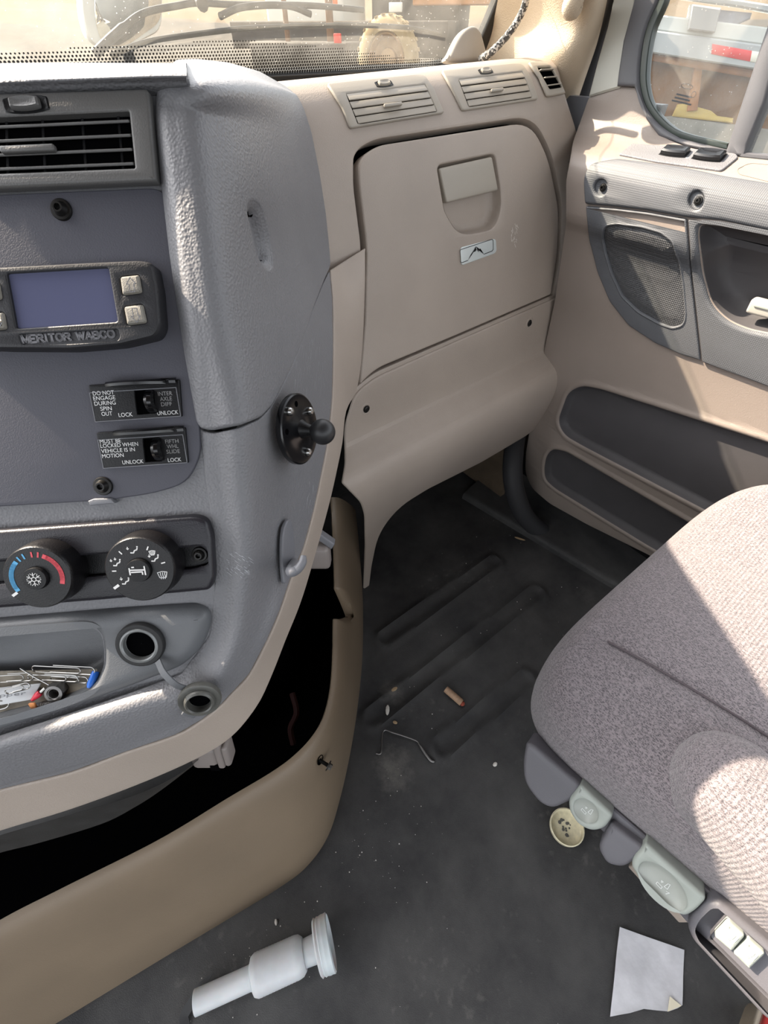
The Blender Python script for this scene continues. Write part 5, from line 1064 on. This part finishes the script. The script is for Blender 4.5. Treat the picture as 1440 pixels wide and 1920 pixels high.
# seat belt buckle at the frame's corner
t = Thing('belt_buckle', 'red button seat belt buckle with a pale housing at the seat side', 'buckle')
BK = plane(tt(1430, 1905, .00088), nrm(np.array([.5, .35, -.2])), nrm(np.array([-.3, .5, .75])))
bo = rnd([(1418, 1884, 10), (1445, 1876, 10), (1500, 1890), (1500, 1990), (1392, 1990), (1403, 1935)], 6); bi = rnd([(1427, 1890, 6), (1450, 1885), (1500, 1898), (1500, 1990), (1404, 1990), (1412, 1935)], 5)
mb = MB().plate(BK, dens(bo, 10), sbev(.004, .003, -.014)); t.part('housing', mb, m_trim)
mb = MB().plate(BK, dens(bi, 10), sbev(.009, .004, .0042)); t.part('release_button', mb, mat('bright_red_plastic', (226, 40, 34), .25), label='glossy red button')
t.done()

# ================================================================== LITTER ON THE FLOOR
t = Thing('plastic_spout', 'white plastic filler spout lying on the floor, its narrow end towards the trim panel', 'spout')
p0 = fl(378, 1873, .012); p1 = fl(478, 1828, .012); ax = nrm((p1-p0)*[1, 1, 0]); L1 = np.linalg.norm(p1-p0); L2 = np.linalg.norm(fl(572, 1782, .02)-fl(480, 1827, .02)); L3 = np.linalg.norm(fl(612, 1762, .02)-fl(572, 1782, .02))
m_poly = mat('milky_plastic', (192, 195, 197), .4, var=(60, .04)); m_poly.node_tree.nodes['Principled BSDF'].inputs['Subsurface Weight'].default_value = .15
q = fl(376, 1876, .0)+np.array([0, 0, .029]); r1, r2, r3 = .017, .029, .024
mb = MB(); mb.lathe([(r1-.002, .001), (r1, 0), (r1, L1), (r1+.002, L1+.004)], q, ax, 32, (False, False)); t.part('tube', mb, m_poly, label='narrow translucent tube')
mb = MB(); pr = [(r1, L1+.002), (r2*.9, L1+.006), (r2, L1+.012)]
n_ = 26
for k in range(n_): u = L1+.014+(L2-.02)*k/n_; pr += [(r2*(1.0+.012*(k % 2)), u)]
pr += [(r2, L1+L2-.004), (r2*.96, L1+L2+.002), (r3*.95, L1+L2+.008)]
mb.lathe(pr, q, ax, 40, (True, True)); t.part('barrel', mb, m_poly, label='wider ribbed barrel')
mb = MB(); mb.lathe([(r3*.8, L1+L2+.004), (r3*.86, L1+L2+.03), (r3*.95, L1+L2+L3*.8)], q, ax, 32); t.part('neck', mb, m_poly)
mb = MB(); z0 = L1+L2+L3*.75; R_ = .040; pr = [(r3*.9, z0)]
qf = q+np.array([0, 0, .012])
for k in range(4): pr += [(R_*(.92+.03*k), z0+.002+k*.0055), (R_*(1.0), z0+.0045+k*.0055)]
pr += [(R_*1.02, z0+.026), (R_*.95, z0+.028), (R_*.9, z0+.01)]
mb.lathe(pr, qf, ax, 44, (True, False)); t.part('screw_flange', mb, m_poly, label='threaded flange at the wide end'); t.done()

t = Thing('paper_sheet', 'torn pale grey paper sheet with a folded corner on the floor', 'paper')
pts = [fl(1160, 1738), fl(1281, 1781), fl(1277, 1884), fl(1268, 1890), fl(1252, 1896), fl(1230, 1894), fl(1205, 1891), fl(1180, 1899), fl(1143, 1906)]
m_paper = mat('dirty_paper', (196, 196, 200), .85, var=(28, .12), bump=[('noise', 40, .3, .004)])
Pp = np.array(pts); cen = Pp.mean(0); mb = MB(); V = [cen]; K_ = 7
den = np.array(dens([p[:2] for p in Pp], .012)); n_ = len(den)
Vv = []
for k in range(1, K_+1):
    for p in den: v = cen[:2]+(p-cen[:2])*k/K_; Vv.append([v[0], v[1], .0025+.0018*sin(v[0]*60)*cos(v[1]*47)+.001*(k/K_)**4])
mb.grid(np.array(Vv), n_, K_, True); mb.f.append(tuple(range(n_))); t.part('sheet', mb, m_paper)
a, b, c = fl(1278, 1886, .006), fl(1252, 1897, .005), fl(1256, 1868, .0075); mb = MB(); mb.poly([a, b, c], (0, 0, 1), .0008); t.part('folded_corner', mb, mat('yellowed_paper', (206, 198, 176), .85), label='yellowed folded corner'); t.done()

t = Thing('jar_lid', 'cream bottle cap lying upturned on the floor by the first seat lever', 'cap')
o = fl(1059, 1553, 0); r = 26.5*.00122; nn = nrm(np.array([-.10, .05, 1.0]))
m_lid = mat('cream_cap_plastic', (206, 198, 168), .4, var=(120, .15)); o = o+np.array([0, 0, .006])
mb = MB(); mb.lathe([(r*.55, -.001), (r*.9, 0), (r, .003), (r*1.0, .010), (r*1.02, .012), (r*1.02, .016), (r*.96, .017), (r*.92, .014), (r*.90, .004), (r*.82, .0025), (.0002, .0025)], o, nn, 44, (True, False)); t.part('cap', mb, m_lid)
mb = MB(); rg = random.Random(5)
for _ in range(16):
    a, d = rg.random()*2*pi, sqrt(rg.random())*r*.45; c = o+nn*.003+np.array([cos(a)*d, sin(a)*d, 0]); mb.lathe([(.0028*(.5+rg.random()), 0), (.002, .0006), (.0002, .0008)], c, nn, 7, (False, False))
t.part('grit', mb, mat('grey_grit', (84, 84, 80), .8), kind='stuff'); t.done()

t = Thing('cigar_butt', 'chewed tan cigar butt with a red tip on the ribbed mat', 'cigar butt')
a = fl(836, 1292, .008); b = fl(866, 1318, .008); d = nrm(b-a); mb = MB(); Lc = np.linalg.norm(b-a); u_ = np.cross(d, [0, 0, 1]); V = []
for i in range(9):
    c = a+d*Lc*i/8
    for k in range(15): w = -0.5+pi*1.35*k/14; V.append(c+u_*cos(w)*.0085+np.array([0, 0, 1])*sin(w)*.008)
V = np.array(V); mb.grid(np.concatenate([V]), 15, 9); t.part('wrapper', mb, mat('tan_leaf', (164, 134, 108), .6, var=(150, .2)))
mb = MB(); mb.lathe([(.0045, -Lc*.15), (.0062, -.004), (.006, .004), (.003, .007), (.0002, .0075)], b-np.array([0, 0, .001]), d, 12, (True, False)); t.part('tip', mb, mat('brick_red_tip', (140, 62, 44), .7), label='brick red tip'); t.done()
t = Thing('bent_wire', 'thin bent dark wire beside the pale smudge on the mat', 'wire')
path = [fl(705, 1413, .003), fl(715, 1410, .003), fl(719, 1371, .005), fl(738, 1374, .008), fl(779, 1388, .006), fl(787, 1398, .005), fl(806, 1424, .004), fl(815, 1428, .003)]
mb = MB(); P_ = crom(path, np.linspace(0, 7, 50)); mb.tube(P_, [.0016]*36+[.003]*13+[.002], 8); t.part('wire', mb, m_dsteel); t.done(single=True)
m_crumb = mat('tan_crumb', (168, 144, 112), .8); m_wcrumb = mat('white_crumb', (206, 202, 194), .8)
for nm, lb, pa, pb, w_, mm in (('wood_splinter', 'tan wood splinter at the edge of the mat near the door sill', (965, 1007), (985, 1013), .004, m_crumb), ('bark_flake', 'tan bark flake on the mat rib, upper of the pair by the trim panel', (733, 1296), (746, 1288), .005, m_crumb),
                               ('bark_flake', 'pale upright flake below the tan bark flake', (727, 1322), (726, 1341), .005, m_wcrumb), ('gravel_piece', 'white gravel bit alone on the mat left of the seat', (926, 1430), (931, 1436), .006, m_wcrumb),
                               ('paint_chip', 'small pale chip right under the flakes on the mat', (737, 1353), (745, 1356), .004, m_crumb), ('gravel_piece', 'white bit of gravel on the floor behind the spout', (515, 1730), (520, 1728), .005, m_wcrumb)):
    t = Thing(nm, lb, 'debris', 'bits of debris on the mat'); a, b = fl(*pa, .003), fl(*pb, .003); d = (b-a)/2; sd_ = nrm(np.cross(d, [0, 0, 1]))
    mb = MB(); mb.lathe([(w_*.3, -1), (w_*.9, -.6), (w_, .1), (w_*.7, .7), (w_*.2, 1)], (0, 0, 0), (0, 0, 1), 7)
    V = np.concatenate(mb.v); W = (a+b)/2+V[:, 2:3]*d+V[:, :1]*sd_+V[:, 1:2]*np.array([0, 0, .4]); mb.v = [W]; t.part('bit', mb, mm); t.done(single=True)
t = Thing('floor_grit', 'fine pale grit and crumbs strewn over the black mat', 'grit', kind='stuff'); mb = MB(); rg = random.Random(11)
for _ in range(300):
    z = rg.random()
    if z < .3: x, y = rg.gauss(-.32, .10), rg.gauss(.13, .05)
    elif z < .5: x, y = rg.gauss(.06, .06), rg.gauss(.10, .08)
    else: x, y = rg.uniform(-.3, .9), rg.uniform(-.45, .6)
    if y > .15 and x < .35: 
        if y > .10+max(0, (x-.0))*1.2: continue
    if x > .20 and y < .12: continue
    s_ = .0004+.0010*rg.random()**3
    mb.lathe([(s_, 0), (s_*.9, s_*.8), (s_*.2, s_*1.2)], (x, y, .0012), (0, 0, 1), 5, (False, True))
t.part('grit', mb, m_wcrumb); t.done(single=True)
t = Thing('black_strap', 'black plastic strip lying by the narrow end of the spout', 'strap')
path = [fl(398, 1826, .02), fl(388, 1838, .018), fl(374, 1853, .016), fl(360, 1880, .010), fl(346, 1904, .006), fl(348, 1925, .004)]
P_ = crom(path, np.linspace(0, 5, 30)); mb = MB(); V = []
for i, p in enumerate(P_):
    w = .0012+.006*min(1, i/14); T = nrm(np.gradient(P_, axis=0)[i]); sx_ = nrm(np.cross(T, [0, 0, 1])); V += [p-sx_*w, p+sx_*w, p+sx_*w+np.array([0, 0, .0015]), p-sx_*w+np.array([0, 0, .0015])]
mb.grid(np.array(V), 4, 30, True); t.part('strap', mb, m_rubber); t.done(single=True)

# ================================================================== ODDS AND ENDS IN THE TRAY
TZ = -.026                                                   # depth of the tray bottom below the pod
def tp(x, y, h=.0): return pw(x, y, h)
TLp = PN.off(-.024)
# a shelf-like lower lip of the tray carries the bits: positions on the sloping bottom
def clip_path(x0, y0, x1, y1, wd, k=0):
    a, b = tray(x0, y0, k), tray(x1, y1, k); e = nrm(b-a); L = np.linalg.norm(b-a); f = nrm(np.cross(PN_, e)); r = wd/2; P = []
    def seg(p): P.append(a+e*p[0]+f*p[1]+PN_*(.0006*len(P)/10))
    for p in [(L*.35, r), (L-r, r)]: seg(p)
    for w in np.linspace(pi/2, -pi/2, 7)[1:-1]: seg((L-r+r*cos(w), r*sin(w)))
    for p in [(L-r, -r), (r, -r)]: seg(p)
    for w in np.linspace(-pi/2, -3*pi/2, 7)[1:-1]: seg((r+r*.86*cos(w), -.14*r+r*.86*sin(w)))
    for p in [(r, r*.72), (L*.80-r, r*.72)]: seg(p)
    for w in np.linspace(pi/2, -pi/2, 6)[1:-1]: seg((L*.80-r+r*.7*cos(w), r*.02+r*.7*sin(w)))
    for p in [(L*.80-r, -r*.68), (L*.3, -r*.68)]: seg(p)
    return np.array(P)
m_clip = mat('tarnished_clip_steel', (168, 166, 162), .3, metal=1)
for i, (x0, y0, x1, y1, wd, k, lb) in enumerate([(60, 1252, 178, 1258, .0075, .006, 'large paper clip lying topmost against the tray back'), (52, 1268, 146, 1272, .0065, .004, 'paper clip just below the large one, behind the nut'), (95, 1271, 165, 1275, .006, .001, 'small paper clip half under the others beside the blue cap'),
                                            (-8, 1272, 62, 1268, .008, .005, 'paper clip at the left behind the grey card'), (10, 1296, 56, 1284, .006, .009, 'paper clip lying across the face of the grey card')]):
    t = Thing('paper_clip', lb, 'paper clip', 'paper clips in the tray'); mb = MB(); mb.tube(clip_path(x0, y0, x1, y1, wd, k), .00055, 6); t.part('wire', mb, m_clip); t.done(single=True)
t = Thing('bent_pin', 'straightened silver wire sticking up out of the paper clips', 'pin'); mb = MB(); mb.tube([tray(38, 1253, .012), tray(62, 1268, .009), tray(92, 1284, .006)], .0006, 6); t.part('wire', mb, m_clip); t.done(single=True)
t = Thing('hex_nut', 'dull grey steel hex nut standing in the tray', 'nut')
c = tray(106, 1296, .002); ax = nrm(PN_*.75+np.array([-.1, -.25, .3])); rr = .0088; mb = MB()
hexa = [(rr*.93, -.006), (rr, -.005), (rr, .004), (rr*.93, .0052)]
mb.lathe(hexa, c, ax, 6, (True, False)); mb.lathe([(rr*.86, .0052), (rr*.62, .0055), (rr*.55, .0045)]+[(rr*(.50+.035*(k % 2)), .0045-.0009*k) for k in range(10)]+[(.0002, -.004)], c, ax, 28, (False, False))
t.part('nut', mb, m_dsteel, sharp=25); t.done(single=True)
t = Thing('spice_packet', 'grey paper packet printed with the end of the word pepper', 'packet')
q4 = [(-40, 1292), (0, 1289), (76, 1281), (62, 1311), (0, 1322), (-40, 1324)]; PK = plane(tray(0, 1300, .003), nrm(tray(60, 1284, .003)-tray(0, 1300, .003)), nrm(tray(0, 1290, .003)-tray(0, 1318, .003)))
mb = MB().plate(PK, dens(q4, 10), [(0, -.0008), (0, .0), (.001, .0006)]); ip = t.part('packet', mb, mat('grey_packet_paper', (186, 188, 190), .6, var=(50, .05)))
mb = MB(); text(mb, PK, (-28, 1310.5), (48, 1302.5), 'pepper', h=.0009, ht=.0030); t.part('lettering', mb, m_dark_smooth, ip); t.done()
t = Thing('fuse', 'small orange blade fuse at the front of the tray', 'fuse')
c = tray(62, 1323, .004); mb = MB(); mb.box(c, PU*.0026, nrm(PV+PN_*.3)*.0034, PN_*.0011, .0005); t.part('body', mb, mat('orange_fuse_plastic', (214, 140, 84), .4))
mb = MB(); mb.box(c-PV*.0045-PU*.0014, PU*.0007, PV*.0016, PN_*.0003); t.part('blade', mb, m_clip); mb = MB(); mb.box(c-PV*.0045+PU*.0014, PU*.0007, PV*.0016, PN_*.0003); t.part('blade', mb, m_clip); t.done()
t = Thing('crimp_connector', 'red insulated crimp connector between the packet and the nut', 'connector')
a, b = tray(60, 1313, .003), tray(76, 1298, .004); mb = MB(); mb.tube(crom([a, a*.6+b*.4, a*.2+b*.8, b], np.linspace(0, 3, 10)), [.0014, .0018, .002, .0024, .0028, .003, .003, .0028, .0026, .0022], 10); t.part('sleeve', mb, mat('crimson_sleeve', (200, 40, 62), .35))
mb = MB(); mb.tube([b, b+(b-a)*.55], .0014, 8); t.part('barrel', mb, m_clip); t.done()
t = Thing('pen_cap', 'blue plastic pen cap in the right corner of the tray', 'cap'); a, b = tray(180, 1259, .003), tray(168, 1290, .004)
mb = MB(); mb.lathe([(.0030, 0), (.0034, .002), (.0034, np.linalg.norm(b-a)-.003), (.0024, np.linalg.norm(b-a))], a, b-a, 14); t.part('cap', mb, mat('bright_blue_plastic', (40, 108, 206), .35)); t.done(single=True)
t = Thing('key_ring', 'thin split ring peeping out below the grey packet', 'ring'); c = tray(-2, 1322, .0015); mb = MB()
mb.tube([c+(PU*cos(w)+PV*.5*sin(w))*.0085 for w in np.linspace(0, 2*pi, 24, endpoint=False)], .0008, 6, closed=True); t.part('ring', mb, m_clip); t.done(single=True)
t = Thing('spring', 'small coil spring lying in front of the hex nut', 'spring'); a, b = tray(76, 1322, .002), tray(100, 1316, .002); e = nrm(b-a); f = np.cross(PN_, e); mb = MB()
mb.tube([a+(b-a)*u+(f*cos(u*50)+PN_*sin(u*50))*.002 for u in np.linspace(0, 1, 90)], .0004, 5); t.part('wire', mb, m_clip); t.done(single=True)

# ================================================================== ON TOP OF THE DASH, BY THE PILLAR
t = Thing('dash_flap', 'grey rounded plastic flap standing at the dash corner by the pillar', 'flap')
fo = spl([(840, 116), (845, 98), (860, 68), (876, 52), (890, 50), (900, 62), (907, 85), (912, 104), (913, 114)], 5)
TF = plane(at(880, 95, y=.885), (1, 0, 0), nrm(np.array([0, .25, 1]))); mb = MB().plate(TF, fo, [(0, -.012), (0, .0), (.003, .004), (.006, .005)]); t.part('flap', mb, mat('warm_grey_flap_plastic', (148, 142, 134), .55, bump=FINE)); t.done(single=True)
t = Thing('braided_cable', 'black and white braided cable hanging down the beige pillar', 'cable')
def braid(m, nt, nd, lk, b, co):
    ck = nd.new('ShaderNodeTexVoronoi'); ck.inputs['Scale'].default_value = 330; lk.new(co, ck.inputs['Vector']); r = nd.new('ShaderNodeValToRGB'); r.color_ramp.interpolation = 'CONSTANT'
    r.color_ramp.elements[0].color = (.05, .05, .05, 1); r.color_ramp.elements[1].position = .66; r.color_ramp.elements[1].color = (.5, .48, .45, 1); sx = nd.new('ShaderNodeSeparateColor'); lk.new(ck.outputs['Color'], sx.inputs[0]); lk.new(sx.outputs[0], r.inputs['Fac']); lk.new(r.outputs['Color'], b.inputs['Base Color'])
path = [at(988, -60, y=.80), at(986, 0, y=.81), at(974, 32, y=.82), at(952, 66, y=.825), at(925, 94, y=.83), at(912, 104, y=.84), at(902, 110, y=.86)]
mb = MB(); mb.tube(crom(path, np.linspace(0, 6, 50)), .0062, 12); t.part('cable', mb, mat('braided_sleeve', (40, 40, 40), .6, bump=[('vor', 330, .8, .002)], extra=braid)); t.done(single=True)

# ================================================================== OUTSIDE
def gz(d): return np.interp(d, [0, 3, 6, 9, 14, 30, 45, 90], [-1.5, -1.4, -.9, -.15, .35, 1.35, 2.0, 9.0])
nx, ny = 90, 80; az_ = np.linspace(radians(-75), radians(125), nx); dd = np.geomspace(1.6, 120, ny); V = []
for d in dd:
    for a in az_: z = gz(d)+.10*sin(a*23+d*.7)*min(1, d/10)+.05*sin(a*51-d*1.3); V.append([d*sin(a), d*cos(a), z])
def soil(m, nt, nd, lk, b, co):
    n = nd.new('ShaderNodeTexNoise'); n.inputs['Scale'].default_value = 1.4; n.inputs['Detail'].default_value = 9; n.inputs['Roughness'].default_value = .75; lk.new(co, n.inputs['Vector'])
    r = nd.new('ShaderNodeValToRGB'); e = r.color_ramp.elements; e[0].position = .3; e[0].color = (.022, .016, .010, 1); e[1].position = .7; e[1].color = (.055, .042, .027, 1); lk.new(n.outputs['Fac'], r.inputs['Fac'])
    s2 = nd.new('ShaderNodeSeparateXYZ'); lk.new(co, s2.inputs[0]); ln = nd.new('ShaderNodeVectorMath'); ln.operation = 'LENGTH'; lk.new(co, ln.inputs[0])
    r2 = nd.new('ShaderNodeMapRange'); r2.inputs['From Min'].default_value = 26; r2.inputs['From Max'].default_value = 29; lk.new(ln.outputs['Value'], r2.inputs['Value'])
    r3 = nd.new('ShaderNodeMapRange'); r3.inputs['From Min'].default_value = 60; r3.inputs['From Max'].default_value = 64; lk.new(ln.outputs['Value'], r3.inputs['Value'])
    mx = nd.new('ShaderNodeMix'); mx.data_type = 'RGBA'; lk.new(r2.outputs[0], mx.inputs['Factor']); lk.new(r.outputs['Color'], mx.inputs['A']); mx.inputs['B'].default_value = (.085, .052, .018, 1)
    lk.new(mx.outputs['Result'], b.inputs['Base Color'])
mb = MB().grid(np.array(V), nx, ny); t = Thing('ground', 'rising ground of brown dry grass with a straw coloured field beyond', kind='structure'); t.part('ground', mb, mat('dry_grass_ground', (120, 96, 64), .95, extra=soil)); t.done(base=(0, 0, 0), single=True)

# windshield wiper, outside the glass
wn_ = nrm(np.array([0, 1.0, .55])); wp = lambda x, y, o_=.03: WS.pt(x, y)+wn_*o_
t = Thing('windshield_wiper', 'black windshield wiper parked along the base of the glass', 'wiper')
mb = MB(); mb.tube(crom([wp(190, 120, .02), wp(235, 92, .03), wp(290, 62, .04), wp(360, 50, .045), wp(400, 44, .045), wp(470, 46, .045), wp(600, 41, .04), wp(700, 44, .035)], np.linspace(0, 7, 50)), [.006]*10+[.0042]*40, 8); t.part('arm', mb, mat('faded_wiper_black', (30, 29, 28), .5))
mb = MB(); mb.tube(crom([wp(215, 116, .012), wp(280, 92, .014), wp(360, 78, .014), wp(460, 66, .014), wp(580, 60, .014), wp(700, 58, .014), (wp(790, 63, .014)), wp(832, 71, .012)], np.linspace(0, 7, 60)), [.0036]*50+[.0025]*10, 8); t.part('blade', mb, mat('faded_blade_rubber', (40, 38, 34), .6))
mb = MB(); mb.tube(crom([wp(430, 56, .03), wp(480, 46, .04), wp(560, 42, .04), wp(600, 50, .03)], np.linspace(0, 3, 20)), .0045, 8); t.part('bridge', mb, MATS['faded_wiper_black'])
mb = MB(); mb.tube([wp(398, 34, .03), wp(404, 44, .05)], .009, 10); t.part('spray_nozzle', mb, MATS['faded_wiper_black']); t.done()
t = Thing('cowl_panel', 'dark grey cowl under the wiper in front of the windshield', 'panel')
mb = MB(); mb.poly([(-.9, 1.10, 1.03), (1.05, 1.10, 1.03), (1.0, 1.5, .93), (-.9, 1.5, .93)], (0, 0, 1), .02); mb.poly([(-.9, 1.5, .93), (1.0, 1.5, .93), (.95, 1.52, .2), (-.9, 1.52, .2)], (0, -1, 0), .02); t.part('panel', mb, mat('dusty_cowl', (70, 68, 62), .7, var=(12, .2))); t.done(single=True)

# hood mirror
t = Thing('hood_mirror', 'tall rounded hood mirror on a pale housing seen through the windshield', 'mirror')
MC = at(228, 18, y=2.35); sc_ = np.linalg.norm(MC-C)/np.linalg.norm(ray(228, 18))
mn = nrm((C-MC)/np.linalg.norm(C-MC)+nrm(np.array([.62, -1.0, -.10]))); me_ = nrm(np.cross([0, 0, 1], mn)); mu = np.cross(mn, me_); MP = plane(MC, me_, mu)
hsg = rnd([(150, -70, 40), (305, -70, 40), (303, 40, 40), (296, 60, 50), (226, 96, 60), (170, 88, 60), (152, 30, 40)], 30); mir = rnd([(174, -70, 30), (300, -70, 30), (300, 40, 20), (232, 88, 40), (190, 84, 40), (176, 40, 30)], 20)
mb = MB().plate(MP, dens(hsg, 10), [(.03, -.09), (.01, -.06), (0, -.015), (0, .0), (.004, .006), (.010, .007)]); t.part('housing', mb, mat('pale_grey_mirror_shell', (196, 194, 186), .3))
mb = MB().plate(MP, dens(mir, 8), [(0, .006), (0, .0085), (.002, .009)]); t.part('mirror_glass', mb, mat('mirror_silver', (235, 235, 232), .02, metal=1))
mb = MB(); mb.tube([MC-mn*.05-np.array([0, 0, .1]), MC-mn*.06+np.array([.02, .1, -.8]), MC+np.array([.03, .2, -1.4])], .02, 10); t.part('stalk', mb, m_black); t.done()

# white service truck with a dusty wheel, ahead to the right
def wheel(name, label, c, axis, r, w):
    t = Thing(name, label, 'wheel'); mb = MB(); A_ = nrm(axis)
    mb.lathe([(r*.62, -w*.4), (r*.66, -w*.5), (r*.88, -w*.5), (r*.97, -w*.38), (r, -w*.2), (r, w*.2), (r*.97, w*.38), (r*.88, w*.5), (r*.66, w*.5), (r*.62, w*.4)], c, A_, 48, (False, False)); it = t.part('tire', mb, mat('dusty_tire_rubber', (150, 128, 92), .9, var=(6, .2)))
    mb = MB(); u = nrm(np.cross(A_, [0, 0, 1])); v = np.cross(A_, u)
    for k in range(26):
        a = 2*pi*k/26; rd = u*cos(a)+v*sin(a); tg = -u*sin(a)+v*cos(a)
        for s_ in (-1, 1): mb.box(np.asarray(c)+rd*r*.995+A_*s_*w*.24, A_*w*.18, tg*r*.045, rd*r*.018)
    t.part('tread', mb, MATS['dusty_tire_rubber'], it, kind='stuff')
    mb = MB(); mb.lathe([(r*.63, w*.36), (r*.58, w*.42), (r*.54, w*.30), (r*.50, -w*.05), (r*.28, -w*.12), (r*.26, w*.1), (r*.12, w*.14), (.001, w*.14)], c, A_, 40, (False, False)); t.part('rim', mb, mat('dusty_rim_paint', (150, 118, 80), .7, var=(9, .2))); t.done(); return t
def tx_(px, py, d): return C+ray(px, py)*d/F
cw = tx_(728, 112, 6.6); vdir = nrm((C-cw)*[1, 1, 0]); side = np.array([vdir[1], -vdir[0], 0]); side = side if side[0] > 0 else -side; waxis = nrm(vdir*.94-side*.35)
r_w = 58*6.6/F
wheel('truck_wheel', 'dusty tan truck wheel seen through the windshield right of the wiper', cw, waxis, r_w, r_w*.5)
t = Thing('service_truck', 'white bodied service truck with a dark chassis ahead through the windshield', 'truck')
fd = np.cross(waxis, [0, 0, 1]); fd = fd if np.dot(fd, side) > 0 else -fd; bk = -waxis
def tb(px, py, d, l, h, dp): return tx_(px, py, d), fd*l, bk*dp, np.array([0, 0, h])
mb = MB(); o, a, b, c_ = tb(588, -60, 7.4, .72, .66, .5); mb.box(o, a, b, c_, .06); t.part('body', mb, mat('white_truck_paint', (214, 208, 196), .4, var=(2, .05)))
mb = MB(); o, a, b, c_ = tb(640, 66, 7.4, 1.9, .16, .35); mb.box(o, a, b, c_, .02); t.part('chassis', mb, mat('shade_painted_chassis', (62, 56, 50), .8, var=(3, .3)))  # dark tone puts the shade under the truck into the colour
mb = MB(); o, a, b, c_ = tb(575, 108, 7.2, .85, .18, .3); mb.box(o, a, b, c_, .03); t.part('fuel_tank', mb, MATS['shade_painted_chassis'])
mb = MB(); o, a, b, c_ = tb(790, 20, 7.6, .75, .55, .4); mb.box(o, a, b, c_, .03); t.part('frame_block', mb, MATS['shade_painted_chassis'])
for x, w in ((534, .03), (617, .05)):
    mb = MB(); o = tx_(x, 20, 6.78); mb.box(o, fd*w, bk*.03, np.array([0, 0, .35]), .008); t.part('post', mb, mat('rusty_post_%d' % x, (110, 78, 50), .8))
mb = MB(); o = tx_(742, 14, 6.6); mb.box(o, fd*.10, bk*.02, np.array([0, 0, .05]), .01); t.part('step_plate', mb, MATS['white_truck_paint'])
mb = MB(); o = tx_(633, 72, 6.6); mb.box(o, fd*.055, bk*.02, np.array([0, 0, .05]), .008); t.part('marker_light', mb, mat('red_marker', (214, 60, 44), .35), label='small red marker light')
mb = MB(); o = tx_(628, 2, 6.7); mb.box(o, fd*.035, bk*.02, np.array([0, 0, .05]), .008); t.part('marker_light', mb, mat('orange_marker', (226, 110, 50), .35), label='orange marker light at the body edge')
mb = MB(); o = tx_(880, -8, 7.0); mb.box(o, fd*.9, bk*.1, np.array([0, 0, .10]), .02); t.part('rusty_rail', mb, mat('orange_rust_steel', (176, 120, 72), .8, var=(4, .25)), label='rust orange rail'); t.done()

# grey flatbed trailer outside the door window
t = Thing('flatbed_trailer', 'grey steel flatbed trailer with red and white tape outside the door window', 'trailer')
def sb(px, py, d): return C+ray(px, py)*d/F
D_ = 3.4
TA = sb(1225, 70, D_); TB = sb(1440, 97, D_*.97); te = nrm((TB-TA)); te = nrm(te); tn = nrm(np.cross(te, [0, 0, 1])); tn = tn if np.dot(tn, C-TA) > 0 else -tn; tu = np.cross(tn, te); tu = tu if tu[2] > 0 else -tu
TR_ = plane(TA, te, tu)
m_galv = mat('weathered_grey_steel', (176, 178, 178), .5, metal=.2, var=(5, .10)); m_rust = mat('brown_rust_steel', (128, 92, 62), .85, var=(3.5, .4), bump=[('noise', 20, .4, .02)])
def slab(name, q, h, m, lb=None, par=None, d0=-.12, bv=.008): 
    mb = MB().plate(TR_, dens(q, 60), [(0, d0), (0, h-bv), (bv, h)]); return t.part(name, mb, m, par, lb)
slab('side_rail', [(1100, 38), (1236, 58), (1445, 86), (1640, 112), (1640, 165), (1440, 134), (1225, 100), (1100, 80)], .03, m_galv, 'grey side rail carrying the reflective tape')
slab('deck_edge', [(1100, 5), (1240, 28), (1445, 52), (1640, 78), (1640, 112), (1445, 86), (1236, 58), (1100, 38)], .0, mat('sunlit_pale_steel', (206, 206, 200), .5, var=(5, .06)), d0=-.5)  # paler copy of the grey steel, sunlit look is in its colour
slab('rust_beam', [(1100, 80), (1225, 100), (1440, 134), (1640, 165), (1640, 190), (1440, 152), (1225, 115), (1100, 96)], -.06, mat('orange_beam_rust', (170, 112, 66), .8, var=(8, .3)), 'rust orange lower flange')
slab('rust_panel', [(1100, 90), (1225, 108), (1440, 145), (1640, 180), (1640, 330), (1440, 300), (1100, 270)], -.16, m_rust, 'rust brown plate below the rail')
slab('rust_strut', [(1308, 128), (1322, 130), (1312, 210), (1292, 212)], -.1, MATS['orange_beam_rust'], d0=-.16)
slab('stake_block', [(1297, 8), (1350, 15), (1338, 62), (1288, 56)], .05, mat('dull_grey_block', (150, 150, 150), .6, var=(9, .08)), 'square grey stake pocket')
slab('upper_rail', [(1230, -20), (1390, 0), (1640, 40), (1640, 62), (1440, 24), (1390, 14), (1230, -8)], .02, m_galv)
slab('upright_post', [(1350, 18), (1412, 24), (1408, 36), (1388, 45), (1338, 62)], -.02, mat('blue_grey_steel', (120, 124, 136), .6, var=(20, .15)))
ik = slab('tape', [(1334, 82), (1408, 95), (1404, 115), (1332, 101)], .034, mat('red_reflective_tape', (222, 50, 54), .4), 'red length of reflective tape', d0=.031, bv=.001)
slab('tape', [(1408, 95), (1500, 109), (1497, 130), (1404, 115)], .034, mat('white_reflective_tape', (236, 232, 216), .4), 'white length of reflective tape', d0=.031, bv=.001)
slab('yellow_strap', [(1275, 200), (1290, 198), (1340, 212), (1352, 222), (1382, 226), (1380, 236), (1350, 232), (1265, 222)], -.12, mat('yellow_straw_strap', (206, 178, 104), .8), 'straw yellow strap end', d0=-.16)
slab('lower_sill', [(1100, 232), (1265, 222), (1440, 246), (1640, 280), (1640, 360), (1440, 320), (1100, 300)], -.13, mat('grey_ground_steel', (150, 146, 138), .7, var=(9, .15)), d0=-.16)
t.done()
